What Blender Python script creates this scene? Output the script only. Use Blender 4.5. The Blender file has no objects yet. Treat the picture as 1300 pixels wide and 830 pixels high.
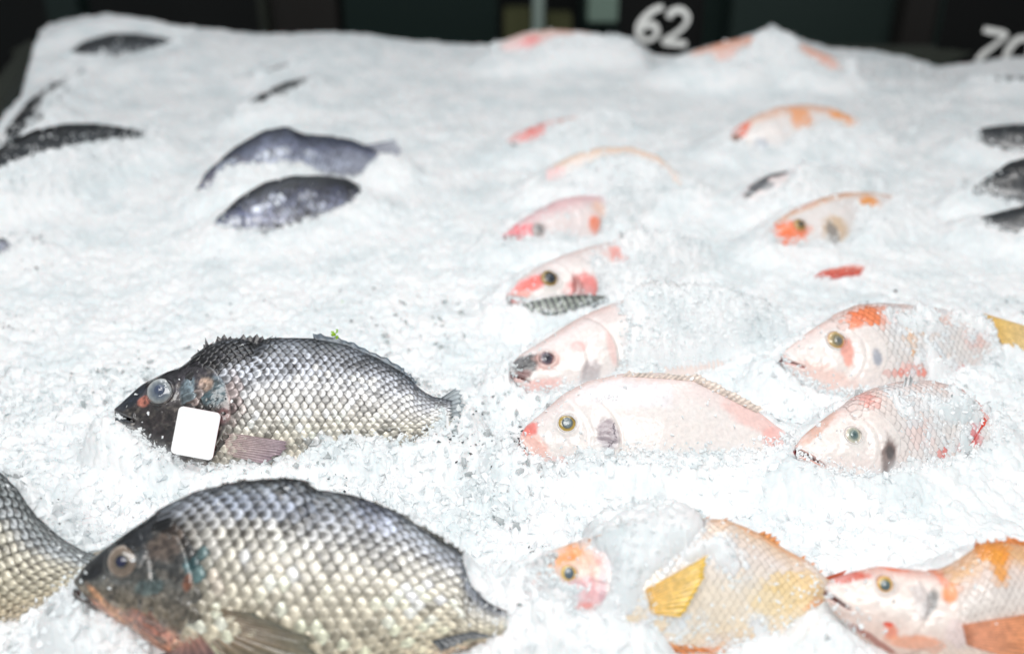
import bpy, math, random
import numpy as np
from mathutils import Vector, Matrix
random.seed(5); RNG = np.random.default_rng(11)
sc = bpy.context.scene
COL = sc.collection
# ------------------------------------------------------------------ camera
CAMH, PITCH, FPX = 0.474, math.radians(28.3), 1264.0
cd = bpy.data.cameras.new("camera"); cam = bpy.data.objects.new("camera", cd); COL.objects.link(cam)
cam.location = (0, 0, CAMH); cam.rotation_euler = (math.pi/2 - PITCH, 0, 0)
cd.sensor_width = 36; cd.lens = 36*FPX/1300; cd.clip_start = .02; cd.clip_end = 60
cd.dof.use_dof = True; cd.dof.focus_distance = .755; cd.dof.aperture_fstop = 3.0
sc.camera = cam
# ------------------------------------------------------------------ light
w = bpy.data.worlds.new("World"); sc.world = w; w.use_nodes = True
bg = w.node_tree.nodes['Background']; bg.inputs[0].default_value = (.90, .95, 1, 1); bg.inputs[1].default_value = .48
def lamp(name, loc, target, sx, sy, power, col):
    l = bpy.data.lights.new(name, 'AREA'); l.shape = 'RECTANGLE'; l.size = sx; l.size_y = sy; l.energy = power; l.color = col
    o = bpy.data.objects.new(name, l); COL.objects.link(o); o.location = loc
    o.rotation_euler = (Vector(target)-Vector(loc)).to_track_quat('-Z', 'Y').to_euler(); return o
lamp("ceiling_or_fill_lamp", (-.5, 1.7, 1.9), (-.1, 1.3, 0), 1.5, .5, 9, (.88, .95, 1))
lamp("ceiling_or_fill_lamp", (.8, .6, 1.9), (.5, .8, 0), 1.5, .6, 3, (1, .94, .85))
lamp("ceiling_or_fill_lamp", (.0, -1.0, 2.0), (.0, 1.1, 0), 2.2, .9, 60, (1, .99, .97))  # added soft fill from the camera side, brightens the fish flanks
for x, y, z, p in ((-.55, .75, 1.5, 2.3), (-.1, 1.0, 1.5, 2.3), (.35, .55, 1.5, 2.3), (.7, 1.05, 1.5, 2.3), (-.1, .3, 1.4, 3.0)):
    lamp("panel_lamp", (x, y, z), (x*.7, .85, 0), .26, .20, p, (1, .99, .98))
vs = sc.view_settings; vs.view_transform = 'Standard'; vs.look = 'None'; vs.exposure = -0.62; vs.gamma = 1
cy = sc.cycles; cy.max_bounces = 8; cy.diffuse_bounces = 4; cy.glossy_bounces = 3; cy.transmission_bounces = 5
cy.caustics_reflective = False; cy.caustics_refractive = False; cy.sample_clamp_indirect = 6; cy.use_denoising = True
# ------------------------------------------------------------------ helpers
def lin(c):
    c = np.asarray(c, float)/255.; return np.where(c <= .04045, c/12.92, ((c+.055)/1.055)**2.4)
def ss(a, b, x):
    t = np.clip((x-a)/(b-a), 0, 1); return t*t*(3-2*t)
def hsh(i, j, k=0):
    n = (i.astype(np.int64)*374761393 + j.astype(np.int64)*668265263 + k*974634777) & 0xffffffff
    n = ((n ^ (n >> 13))*1274126177) & 0xffffffff
    n = ((n ^ (n >> 16))*2246822519) & 0xffffffff
    return ((n ^ (n >> 15)) & 0xffffff)/float(0xffffff)
def vnoise(x, y, k=0):
    i, j = np.floor(x), np.floor(y); fx, fy = x-i, y-j; fx = fx*fx*(3-2*fx); fy = fy*fy*(3-2*fy)
    a, b, c, d = hsh(i, j, k), hsh(i+1, j, k), hsh(i, j+1, k), hsh(i+1, j+1, k)
    return (a*(1-fx)+b*fx)*(1-fy)+(c*(1-fx)+d*fx)*fy*1.0
def fbm(x, y, k=0, o=4):
    r = 0; a = .5
    for q in range(o): r = r+a*(vnoise(x, y, k+q)-.5)*2; x = x*2.03+7.1; y = y*2.03+3.3; a *= .5
    return r
def facets(x, y, k=0):
    """crystal facets: each cell is a randomly tilted plane, with recessed joints"""
    i0, j0 = np.floor(x), np.floor(y); best = np.full(x.shape, 9.); sec = best.copy(); h = np.zeros_like(x)
    for di in (-1, 0, 1):
        for dj in (-1, 0, 1):
            i, j = i0+di, j0+dj
            cx, cy_ = i+hsh(i, j, k), j+hsh(i, j, k+1); dx, dy = x-cx, y-cy_; d = np.hypot(dx, dy)
            hh = hsh(i, j, k+2)-.5+(hsh(i, j, k+3)-.5)*1.3*dx+(hsh(i, j, k+4)-.5)*1.3*dy
            m = d < best; sec = np.where(m, best, np.minimum(sec, d)); h = np.where(m, hh, h); best = np.where(m, d, best)
    return h+.7*(.5-best)-.45*(1-ss(0, .22, sec-best))
RIGHT = np.array([1., 0, 0]); FWD = np.array([0, math.cos(PITCH), -math.sin(PITCH)]); UP = np.array([0, math.sin(PITCH), math.cos(PITCH)])
EYE = np.array([0, 0, CAMH])
def ray(px, py): return RIGHT*((px-650)/FPX)+UP*((415-py)/FPX)+FWD     # sight line used to survey the photograph
def on_z(px, py, z): d = ray(px, py); return EYE+d*((z-CAMH)/d[2])
def on_y(px, py, y): d = ray(px, py); return EYE+d*(y/d[1])
def tag(o, label=None, cat=None, group=None, kind=None):
    for k, v in (('label', label), ('category', cat), ('group', group), ('kind', kind)):
        if v: o[k] = v
    return o
def mesh(name, V, F, mat, parent=None, col=None, smooth=True, uv=None, link=True):
    me = bpy.data.meshes.new(name); V = np.asarray(V, np.float32); F = np.asarray(F, np.int32)
    me.vertices.add(len(V)); me.vertices.foreach_set('co', V.ravel())
    n = F.shape[1]; me.loops.add(F.size); me.loops.foreach_set('vertex_index', F.ravel())
    me.polygons.add(len(F)); me.polygons.foreach_set('loop_start', np.arange(0, F.size, n, dtype=np.int32))
    me.update(calc_edges=True); me.validate()
    me.polygons.foreach_set('use_smooth', np.full(len(me.polygons), smooth))
    if col is not None:
        a = me.color_attributes.new('Col', 'FLOAT_COLOR', 'POINT'); c = np.ones((len(V), 4), np.float32); c[:, :3] = col; a.data.foreach_set('color', c.ravel())
    if uv is not None:
        l = me.uv_layers.new(name='UV'); l.data.foreach_set('uv', np.asarray(uv, np.float32)[F.ravel()].ravel())
    if mat: me.materials.append(mat)
    if not link: return me
    o = bpy.data.objects.new(name, me); COL.objects.link(o)
    if parent: o.parent = parent
    return o
def empty(name, loc):
    o = bpy.data.objects.new(name, None); COL.objects.link(o); o.location = tuple(loc); o.empty_display_size = .01; return o
def gridf(n, m, wrap=False):
    i, j = np.meshgrid(np.arange(n-1), np.arange(m if wrap else m-1), indexing='ij'); i = i.ravel(); j = j.ravel(); j2 = (j+1) % m
    return np.stack([i*m+j, (i+1)*m+j, (i+1)*m+j2, i*m+j2], 1)
def box(name, c, s, mat, parent=None, bev=.002, rz=0, rx=0):
    import bmesh
    bm = bmesh.new(); bmesh.ops.create_cube(bm, size=1); bmesh.ops.scale(bm, vec=s, verts=bm.verts)
    if bev: bmesh.ops.bevel(bm, geom=bm.edges[:], offset=bev, segments=2, affect='EDGES')
    bm.transform(Matrix.Rotation(rz, 4, 'Z') @ Matrix.Rotation(rx, 4, 'X'))
    me = bpy.data.meshes.new(name); bm.to_mesh(me); bm.free(); me.materials.append(mat)
    o = bpy.data.objects.new(name, me); COL.objects.link(o); o.location = c
    if parent: o.parent = parent; o.location = Vector(c)-parent.location
    return o
# ------------------------------------------------------------------ materials
def newmat(name):
    m = bpy.data.materials.new(name); m.use_nodes = True; nt = m.node_tree; return m, nt, nt.nodes['Principled BSDF']
def N(nt, t, **k):
    n = nt.nodes.new(t)
    for a, b in k.items():
        if a.startswith('i_'): n.inputs[int(a[2:])].default_value = b
        else: setattr(n, a, b)
    return n
def bumped(nt, p, scale, strength, dist, detail=4):
    tc = N(nt, 'ShaderNodeTexCoord'); no = N(nt, 'ShaderNodeTexNoise'); no.inputs['Scale'].default_value = scale; no.inputs['Detail'].default_value = detail
    nt.links.new(tc.outputs['Object'], no.inputs['Vector'])
    b = N(nt, 'ShaderNodeBump'); b.inputs['Strength'].default_value = strength; b.inputs['Distance'].default_value = dist
    nt.links.new(no.outputs['Fac'], b.inputs['Height']); nt.links.new(b.outputs[0], p.inputs['Normal']); return no, tc, b
def simple(name, col, rough=.5, metal=0, emit=None):
    m, nt, p = newmat(name); c = lin(col); p.inputs['Base Color'].default_value = (*c, 1); p.inputs['Roughness'].default_value = rough; p.inputs['Metallic'].default_value = metal
    bumped(nt, p, 40, .1, .002); return m
def skin_mat(name, rough, coat, sss, speck, use_obj=False):
    m, nt, p = newmat(name); L = nt.links
    no, tc, b = bumped(nt, p, 260, .35, .0012, 5)
    src = N(nt, 'ShaderNodeObjectInfo').outputs['Color'] if use_obj else None
    if src is None: a = N(nt, 'ShaderNodeAttribute', attribute_name='Col'); src = a.outputs['Color']
    n2 = N(nt, 'ShaderNodeTexNoise'); n2.inputs['Scale'].default_value = 330; n2.inputs['Detail'].default_value = 6; L.new(tc.outputs['Object'], n2.inputs['Vector'])
    mr = N(nt, 'ShaderNodeMapRange'); mr.inputs[1].default_value = .3; mr.inputs[2].default_value = .7; mr.inputs[3].default_value = 1-speck; mr.inputs[4].default_value = 1+speck
    L.new(n2.outputs['Fac'], mr.inputs[0])
    vm = N(nt, 'ShaderNodeVectorMath', operation='SCALE'); L.new(src, vm.inputs[0]); L.new(mr.outputs[0], vm.inputs['Scale'])
    out = vm.outputs[0]
    L.new(out, p.inputs['Base Color']); L.new(b.outputs[0], p.inputs['Coat Normal']); p.inputs['Coat IOR'].default_value = 1.65
    p.inputs['Roughness'].default_value = rough; p.inputs['Coat Weight'].default_value = coat; p.inputs['Coat Roughness'].default_value = .08
    if sss: p.inputs['Subsurface Weight'].default_value = sss; p.inputs['Subsurface Scale'].default_value = .004; p.inputs['Subsurface Radius'].default_value = (1, .7, .6)
    return m
def scale_mat(name, use_obj, lo=.74, hi=1.2, coat=.6, metal=.12):
    m, nt, p = newmat(name); L = nt.links
    src = N(nt, 'ShaderNodeObjectInfo').outputs['Color'] if use_obj else N(nt, 'ShaderNodeAttribute', attribute_name='Col').outputs['Color']
    if use_obj: al = N(nt, 'ShaderNodeObjectInfo').outputs['Alpha']
    else: al = N(nt, 'ShaderNodeAttribute', attribute_name='Mark').outputs['Fac']
    uv = N(nt, 'ShaderNodeUVMap', uv_map='UV'); sp = N(nt, 'ShaderNodeSeparateXYZ'); L.new(uv.outputs[0], sp.inputs[0])
    # pigment spot at the root of each scale and a thin dark rim; how strong is set per scale
    v = N(nt, 'ShaderNodeMath', operation='SUBTRACT', i_1=.5); L.new(sp.outputs['Y'], v.inputs[0])
    va = N(nt, 'ShaderNodeMath', operation='ABSOLUTE'); L.new(v.outputs[0], va.inputs[0])
    u1 = N(nt, 'ShaderNodeMapRange', i_1=.58, i_2=.80, i_3=1., i_4=0.); L.new(sp.outputs['X'], u1.inputs[0])
    v1 = N(nt, 'ShaderNodeMapRange', i_1=.12, i_2=.34, i_3=1., i_4=0.); L.new(va.outputs[0], v1.inputs[0])
    spot = N(nt, 'ShaderNodeMath', operation='MULTIPLY'); L.new(u1.outputs[0], spot.inputs[0]); L.new(v1.outputs[0], spot.inputs[1])
    r = N(nt, 'ShaderNodeMapRange', i_1=.80, i_2=.97, i_3=0., i_4=1.); L.new(sp.outputs['X'], r.inputs[0])
    rv = N(nt, 'ShaderNodeMapRange', i_1=.30, i_2=.46, i_3=0., i_4=1.); L.new(va.outputs[0], rv.inputs[0])
    rim = N(nt, 'ShaderNodeMath', operation='MAXIMUM'); L.new(r.outputs[0], rim.inputs[0]); L.new(rv.outputs[0], rim.inputs[1])
    rm = N(nt, 'ShaderNodeMath', operation='MULTIPLY', i_1=1.); L.new(rim.outputs[0], rm.inputs[0])
    mx = N(nt, 'ShaderNodeMath', operation='MAXIMUM'); L.new(spot.outputs[0], mx.inputs[0]); L.new(rm.outputs[0], mx.inputs[1])
    f = N(nt, 'ShaderNodeMath', operation='MULTIPLY'); L.new(mx.outputs[0], f.inputs[0]); L.new(al, f.inputs[1])
    dk = N(nt, 'ShaderNodeVectorMath', operation='MULTIPLY'); dk.inputs[1].default_value = (.13, .12, .11); L.new(src, dk.inputs[0])
    mix = N(nt, 'ShaderNodeMix', data_type='RGBA'); L.new(f.outputs[0], mix.inputs[0]); L.new(src, mix.inputs[6]); L.new(dk.outputs[0], mix.inputs[7])
    geo = N(nt, 'ShaderNodeNewGeometry'); n2 = N(nt, 'ShaderNodeTexNoise'); n2.inputs['Scale'].default_value = 420; n2.inputs['Detail'].default_value = 4; L.new(geo.outputs['Position'], n2.inputs['Vector'])
    mr = N(nt, 'ShaderNodeMapRange', i_1=.3, i_2=.7, i_3=lo, i_4=hi); L.new(n2.outputs['Fac'], mr.inputs[0])
    vm = N(nt, 'ShaderNodeVectorMath', operation='SCALE'); L.new(mix.outputs[2], vm.inputs[0]); L.new(mr.outputs[0], vm.inputs['Scale'])
    L.new(vm.outputs[0], p.inputs['Base Color'])
    b = N(nt, 'ShaderNodeBump'); b.inputs['Strength'].default_value = .35; b.inputs['Distance'].default_value = .0006; L.new(n2.outputs['Fac'], b.inputs['Height']); L.new(b.outputs[0], p.inputs['Normal']); L.new(b.outputs[0], p.inputs['Coat Normal']); p.inputs['Coat IOR'].default_value = 1.65
    p.inputs['Roughness'].default_value = .3; p.inputs['Coat Weight'].default_value = coat; p.inputs['Coat Roughness'].default_value = .1
    p.inputs['Metallic'].default_value = metal
    return m
M_dark = skin_mat('dark_skin', .33, .8, 0, .5); M_pale = skin_mat('pale_skin', .33, .6, .25, .07)
M_fin = skin_mat('fin_membrane', .35, .5, 0, .2); M_eye = skin_mat('eye_wet', .12, 1., 0, .08)
M_scale = scale_mat('fish_scale', True); M_scaleJ = scale_mat('fish_scale_joined', False); M_scaleP = scale_mat('pale_fish_scale', False, .95, 1.04, .6, .02); M_scaleW = scale_mat('wet_fish_scale', False, .6, 1.3, 1., .6)
def ice_mat(name, chunk, trans=0):
    m, nt, p = newmat(name); L = nt.links; tc = N(nt, 'ShaderNodeTexCoord')
    n1 = N(nt, 'ShaderNodeTexNoise'); n1.inputs['Scale'].default_value = 14 if not chunk else 25; n1.inputs['Detail'].default_value = 5; n1.inputs['Roughness'].default_value = .65
    L.new(tc.outputs['Object'], n1.inputs['Vector'])
    r = N(nt, 'ShaderNodeValToRGB'); e = r.color_ramp.elements
    e[0].position = .34; e[0].color = (*lin((224, 231, 233)), 1); e[1].position = .56; e[1].color = (*lin((246, 248, 249)), 1)
    L.new(n1.outputs['Fac'], r.inputs[0]); L.new(r.outputs[0], p.inputs['Base Color'])
    p.inputs['IOR'].default_value = 1.31
    n2 = N(nt, 'ShaderNodeTexNoise'); n2.inputs['Scale'].default_value = 240 if not chunk else 400; n2.inputs['Detail'].default_value = 4; L.new(tc.outputs['Object'], n2.inputs['Vector'])
    b = N(nt, 'ShaderNodeBump'); b.inputs['Strength'].default_value = .45 if not chunk else .25; b.inputs['Distance'].default_value = .0015 if not chunk else .0006
    L.new(n2.outputs['Fac'], b.inputs['Height']); L.new(b.outputs[0], p.inputs['Normal'])
    if chunk: p.inputs['Transmission Weight'].default_value = trans; p.inputs['Roughness'].default_value = .28 if not trans else .08
    else: p.inputs['Roughness'].default_value = .4; p.inputs['Subsurface Weight'].default_value = .5; p.inputs['Subsurface Scale'].default_value = .006; p.inputs['Subsurface Radius'].default_value = (.7, .95, 1)
    return m
M_ice = ice_mat('crushed_ice', False); M_chunk = ice_mat('white_ice', True, 0); M_clear = ice_mat('clear_ice', True, .5)

# ------------------------------------------------------------------ fish anatomy
TOP = [(0, .012), (.02, .03), (.06, .06), (.12, .105), (.2, .165), (.3, .22), (.4, .245), (.5, .245), (.6, .228), (.7, .195), (.8, .15), (.9, .10), (1, .075)]
BOT = [(0, -.015), (.02, -.035), (.06, -.062), (.12, -.098), (.2, -.137), (.3, -.172), (.45, -.188), (.6, -.165), (.75, -.12), (.88, -.08), (1, -.07)]
THK = [(0, .008), (.02, .02), (.06, .038), (.12, .055), (.2, .075), (.3, .09), (.4, .092), (.5, .085), (.6, .07), (.8, .042), (.9, .03), (1, .02)]
def prof(pts, s, sm=.02):
    x = np.linspace(0, 1, 401); p = np.array(sorted(pts)); y = np.interp(x, p[:, 0], p[:, 1])
    k = np.exp(-(np.arange(-30, 31)/400./sm)**2*2); k /= k.sum(); yp = np.concatenate([2*y[0]-y[30:0:-1], y, 2*y[-1]-y[-2:-32:-1]]); ys = np.convolve(yp, k, 'valid')
    f = np.clip(x/.04, 0, 1); ys = y*(1-f)+ys*f
    return np.interp(s, x, ys)
class Fish:
    def __init__(self, nose, tail, tilt=48, dorsal=None, belly=None, hl=.31, thick=1., hf=1., vis=(), mouth=None, back=.004, disp=1., frost=None, face=None):
        self.frost = frost
        self.O = on_z(*nose); Tt = on_z(*tail); d = Tt-self.O; self.L = np.linalg.norm(d); self.X = d/self.L
        t = math.radians(tilt); n = np.array(face or [0, -math.sin(t), math.cos(t)], float); n = n-self.X*n.dot(self.X); self.N = n/np.linalg.norm(n)
        self.D = np.cross(self.N, self.X); 
        if self.D[2] < 0: self.D = -self.D
        self.Lpx = math.hypot(tail[0]-nose[0], tail[1]-nose[1]); self.thick = thick; self.hl = hl; self.mouth = mouth; self.disp = disp; self.eyes = []
        self.top = [(s, v*hf) for s, v in TOP]; self.bot = [(s, v*hf) for s, v in BOT]
        if dorsal: self.top = self.px_prof(dorsal, .02, self.top[0][1])
        if belly: self.bot = self.px_prof(belly, -.02, self.bot[0][1])
        self.vis = []; self.ctl = []
        for poly in vis:
            P = np.array(poly, float); self.vis.append(np.array([self.loc(*p) for p in P]))
            Q = []
            for a, b in zip(P, np.roll(P, -1, 0)):
                k = max(1, int(np.hypot(*(b-a))/14)); Q += [a+(b-a)*i/k for i in range(k)]
            for q in Q:
                s, t_ = self.loc(*q); sc_ = np.clip(s, 0, 1.02); tc = float(np.clip(t_, self.b(sc_), self.t(sc_)))
                c = self.P(sc_, tc, self.T(sc_, tc)); up = t_ > self.t(sc_)-.012
                self.ctl.append((c[0], c[1], c[2]-(back if up else 0)))
    def px_prof(self, pts, tailv, v0):
        r = []
        for q in pts:
            d = ray(*q); k = (self.O-EYE).dot(self.N)/d.dot(self.N); p = (EYE+d*k-self.O)/self.L; r.append((p.dot(self.X), p.dot(self.D)))
        return r
    def t(self, s): return prof(self.top, s)
    def b(self, s): return prof(self.bot, s)
    def th(self, s): return prof(THK, s)*self.thick
    def T(self, s, t):
        a, b = self.t(s), self.b(s); q = np.clip((2*t-a-b)/np.maximum(a-b, 1e-4), -1, 1); return self.th(s)*np.clip(1-q*q, 0, 1)**.55
    def P(self, s, t, T=0):
        s = np.asarray(s, float)[..., None]; t = np.asarray(t, float)[..., None]; T = np.asarray(T, float)[..., None]
        return self.O+self.L*(s*self.X+t*self.D+T*self.N)
    def loc(self, px, py):
        d = ray(px, py); T = 0
        for _ in range(5):
            O = self.O+self.N*self.L*T; k = (O-EYE).dot(self.N)/d.dot(self.N); p = (EYE+d*k-self.O)/self.L; s, t = p.dot(self.X), p.dot(self.D)
            T = float(self.T(np.clip(s, 0, 1), t)) if 0 <= s <= 1 else 0
        return s, t
    def gill(self, t): return self.hl*(1-.38*((t-.0)/.17)**2*.8)
    def relief(self, s, t):
        d = np.zeros_like(s); g = self.gill(t)
        m = ss(-.16, -.10, t)*(1-ss(.12, .17, t))
        d += m*(.010*ss(g+.006, g-.004, s)*ss(g-.16, g-.05, s)-.006*np.exp(-((s-g-.008)/.006)**2))
        pg = g-.10; d += m*(-.0035*np.exp(-((s-pg)/.006)**2)+.003*ss(pg-.05, pg-.008, s)*(s < pg))
        d += m*(-.0025*np.exp(-((t-.02+.15*(s-.15))/.006)**2)*(s < g)*(s > pg))
        for e in self.eyes:
            r = np.hypot(s-e['s'], (t-e['t'])); R = e['r']; d += .006*np.exp(-((r-R*1.12)/(R*.22))**2)-.012*(r < R*.9)
        if self.mouth:
            (s0, t0), (s1, t1), op = self.mouth
            u = (s-s0)/(s1-s0); c = t0+(t1-t0)*np.clip(u, 0, 1.1); wd = .004+op*np.clip(1-u, 0, 1)
            k = (u < 1)*1.; d -= k*.03*np.exp(-((t-c)/wd)**4)
            for sg in (-1, 1): d += k*.007*np.exp(-((t-c-sg*(wd+.009))/.009)**2)
            d += .006*np.exp(-(((s-s1)/.012)**2+((t-t1+.004)/.02)**2))
        d += ss(0, .03, s)*(self.hl > s)*.0022*fbm(s*55, t*55, 3)
        return d*self.disp
    def inside(self, s, t):
        best = np.full(np.shape(s), -9.)
        for V in self.vis: best = np.maximum(best, polysd(V, s, t))
        best = best*self.L+(.15 if self.disp < .45 else .4 if self.disp < .7 else 1)*(.0022*max(1, self.O[1]*1.3))*fbm(s*self.L*170+self.O[0]*90, t*self.L*170, 14, 3)
        if self.frost is not None: best = np.minimum(best, (self.frost-fbm(s*9+self.O[0]*50, t*9, 12, 3)-.9*ss(self.hl+.05, self.hl-.08, s)*-1)*.02)
        return best
    def foot(self, x, y):
        """surface of the fish above ground point x,y"""
        T = 0.
        for _ in range(4):
            z = self.O[2]-(self.N[0]*(x-self.O[0])+self.N[1]*(y-self.O[1]))/self.N[2]+self.L*T/self.N[2]
            p = np.stack([x-self.O[0], y-self.O[1], z-self.O[2]], -1)/self.L
            s = p@self.X; t = p@self.D
            scl = np.clip(s, 0, 1); T = np.where((s > -.01) & (s < 1.03), self.T(scl, t), 0)
        return z, s, t
def polysd(V, s, t):
    d = np.full(np.shape(s), 1e9); ins = np.zeros(np.shape(s), bool)
    for a, b in zip(V, np.roll(V, -1, 0)):
        e = b-a; u = np.clip(((s-a[0])*e[0]+(t-a[1])*e[1])/max(e@e, 1e-12), 0, 1)
        d = np.minimum(d, np.hypot(s-a[0]-u*e[0], t-a[1]-u*e[1]))
        c = ((a[1] > t) != (b[1] > t)) & (s < (b[0]-a[0])*(t-a[1])/((b[1]-a[1]) if abs(b[1]-a[1]) > 1e-9 else 1e-9)+a[0]); ins ^= c
    return np.where(ins, d, -d)
ALL = []
def paint(f, s, t, spec, seed):
    a, b = f.t(s), f.b(s); q = (2*t-a-b)/np.maximum(a-b, 1e-3)
    qs = [x[0] for x in spec['grad']]; cs = np.array([lin(x[1]) for x in spec['grad']])
    qn = q+.10*fbm(s*14, t*14, seed); c = np.stack([np.interp(qn, qs, cs[:, k]) for k in range(3)], -1)
    if 'head' in spec:
        hc = np.array([lin(x[1]) for x in spec['head']]); h = np.stack([np.interp(qn, [x[0] for x in spec['head']], hc[:, k]) for k in range(3)], -1)
        m = ss(.012, -.012, s-f.gill(t)+.008*fbm(s*40, t*40, seed+5))[..., None]; c = c*(1-m)+h*m
        if 'white' not in spec: fk = (m[..., 0]*ss(.12, .34, fbm(s*75, t*95, seed+40))*.55*ss(.8, .3, q))[..., None]; c = c*(1-fk)+lin((136, 128, 118))*fk
    for (px, py, rx, ry, rot, colr, st) in spec.get('patch', ()):
        cs_, ct = f.loc(px, py); rr = math.radians(rot); ds, dt = s-cs_, t-ct; u = (ds*math.cos(rr)+dt*math.sin(rr))/(rx/f.Lpx); v = (-ds*math.sin(rr)+dt*math.cos(rr))/(ry/f.Lpx)
        r = np.hypot(u, v)+.35*fbm(s*45, t*45, seed+9); m = (st*ss(1.25, .7, r))[..., None]; cl = lin(colr); lum = cl.mean(); cl = np.clip(lum+(cl-lum)*(1.2 if 'white' in spec else 1), .005, 1); c = c*(1-m)+cl*m
    if 'stripes' in spec:
        k_, sc3 = spec['stripes']; m = (ss(.1, .7, np.sin((s+.25*t)*k_*2*np.pi))*ss(-1, -.4, q)*ss(.95, .7, s)*.8)[..., None]; c = c*(1-m)+lin(sc3)*m; c = c*(1-.6*ss(.0, -.9, np.sin((s+.25*t)*k_*2*np.pi)))[..., None]
    ins = f.inside(s, t); far = max(1, f.O[1]*1.25); pale = 'white' in spec
    film = np.exp(-np.clip(ins, 0, 1)/((.0045 if pale else .002)*far))*(1 if pale else np.clip(.5-1.2*q, 0, .8))*np.clip(.75+1.3*fbm(s*30, t*30, seed+31), 0, 1)
    film = np.where(ins > -.002, film, 0)[..., None]*(.3 if f.disp < .45 and not pale else 1); c = c*(1-film)+lin((236, 240, 243))*film      # a film of frost on the skin beside the ice
    if f.mouth:
        (s0, t0), (s1, t1), op = f.mouth; u = (s-s0)/(s1-s0); cc = t0+(t1-t0)*np.clip(u, 0, 1.1); wd = .004+op*np.clip(1-u, 0, 1)
        m = ((u < 1)*np.exp(-((t-cc)/(wd*1.1))**4))[..., None]; c = c*(1-m)+lin(spec.get('mouthcol', (150, 40, 35)))*m
    return np.clip(c*(1+spec.get('mottle', .1)*(fbm(s*60, t*60, seed+2)+.6*fbm(s*170, t*170, seed+3)+.5*fbm(s*13, t*20, seed+6)))[..., None], 0.004, 1)
def sheet(name, f, base, tip, nr, cols, root, mat, lift=.004, tiplift=.01, seed=0, jag=.15, th=.0007, drop=0.):
    """a fin: membrane with raised rays between a base line and a ragged tip line, both surveyed on the fish"""
    n, m = nr*4+1, 10; B = np.array([f.loc(*p) for p in base]); Tp = np.array([f.loc(*p) for p in tip])
    k = np.linspace(0, 1, n); g = lambda A: np.stack([np.interp(k, np.linspace(0, 1, len(A)), A[:, i]) for i in (0, 1)], -1)
    b, t = g(B), g(Tp); v = np.linspace(0, 1, m)
    rayp = np.cos(k*nr*2*np.pi)*.5+.5; rnd = np.interp(k, np.linspace(0, 1, nr+1), RNG.random(nr+1)); ln = 1-jag*rnd-jag*.3*(1-rayp)
    st = b[:, None]+(t-b)[:, None]*(v[None, :, None]*ln[:, None, None]); s_, t_ = st[..., 0], st[..., 1]
    bl = f.T(np.clip(s_, 0, 1), t_)*((s_ < 1) & (s_ > 0)) if lift is not None else 0*s_
    off = bl+(lift or 0)+tiplift*v[None]**1.5+.0030*rayp[:, None]*(1-.4*v[None])+.004*fbm(s_*18, t_*18, seed+4)*v[None]
    Pf = f.P(s_, t_, off); Pb = Pf-f.N*th; V = np.concatenate([Pf.reshape(-1, 3), Pb.reshape(-1, 3)]); F1 = gridf(n, m); F2 = F1[:, ::-1]+n*m
    bd = np.concatenate([np.arange(m), np.arange(1, n)*m+m-1, (n-1)*m+np.arange(m-2, -1, -1), np.arange(n-2, 0, -1)*m]); bn = np.roll(bd, -1)
    F = np.concatenate([F1, F2, np.stack([bn, bd, bd+n*m, bn+n*m], 1)])
    c0, c1 = lin(cols[0]), lin(cols[1]); cc = c0+(c1-c0)*v[None, :, None]; cc = cc*(.55+.45*rayp[:, None, None])*(1+.25*fbm(s_*40, t_*40, seed))[..., None]
    return mesh(name, V-np.array(root.location), F, mat, root, np.tile(np.clip(cc, 0, 1).reshape(-1, 3), (2, 1)))
def dome(name, f, s, t, r, hgt, rings, root, parent, seat=0., squash=1.):
    n, m = 18, 28; u = np.linspace(0, 1, n); a = np.arange(m)*2*np.pi/m; U, A = np.meshgrid(u, a, indexing='ij')
    S = s+r*U*np.cos(A); Tt = t+r*U*np.sin(A)*squash; z0 = float(f.T(s, t))+seat; H = z0-.012*(U >= 1)+hgt*np.sqrt(np.clip(1-U**2, 0, 1))
    P = f.P(S, Tt, H); rs = [x[0] for x in rings]; cs = np.array([lin(x[1]) for x in rings])
    c = np.stack([np.interp(U+.04*np.sin(A*9+U*4), rs, cs[:, k]) for k in range(3)], -1)
    return mesh(name, P.reshape(-1, 3)-np.array(root.location), gridf(n, m, True), M_eye, parent, c.reshape(-1, 3))
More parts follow.
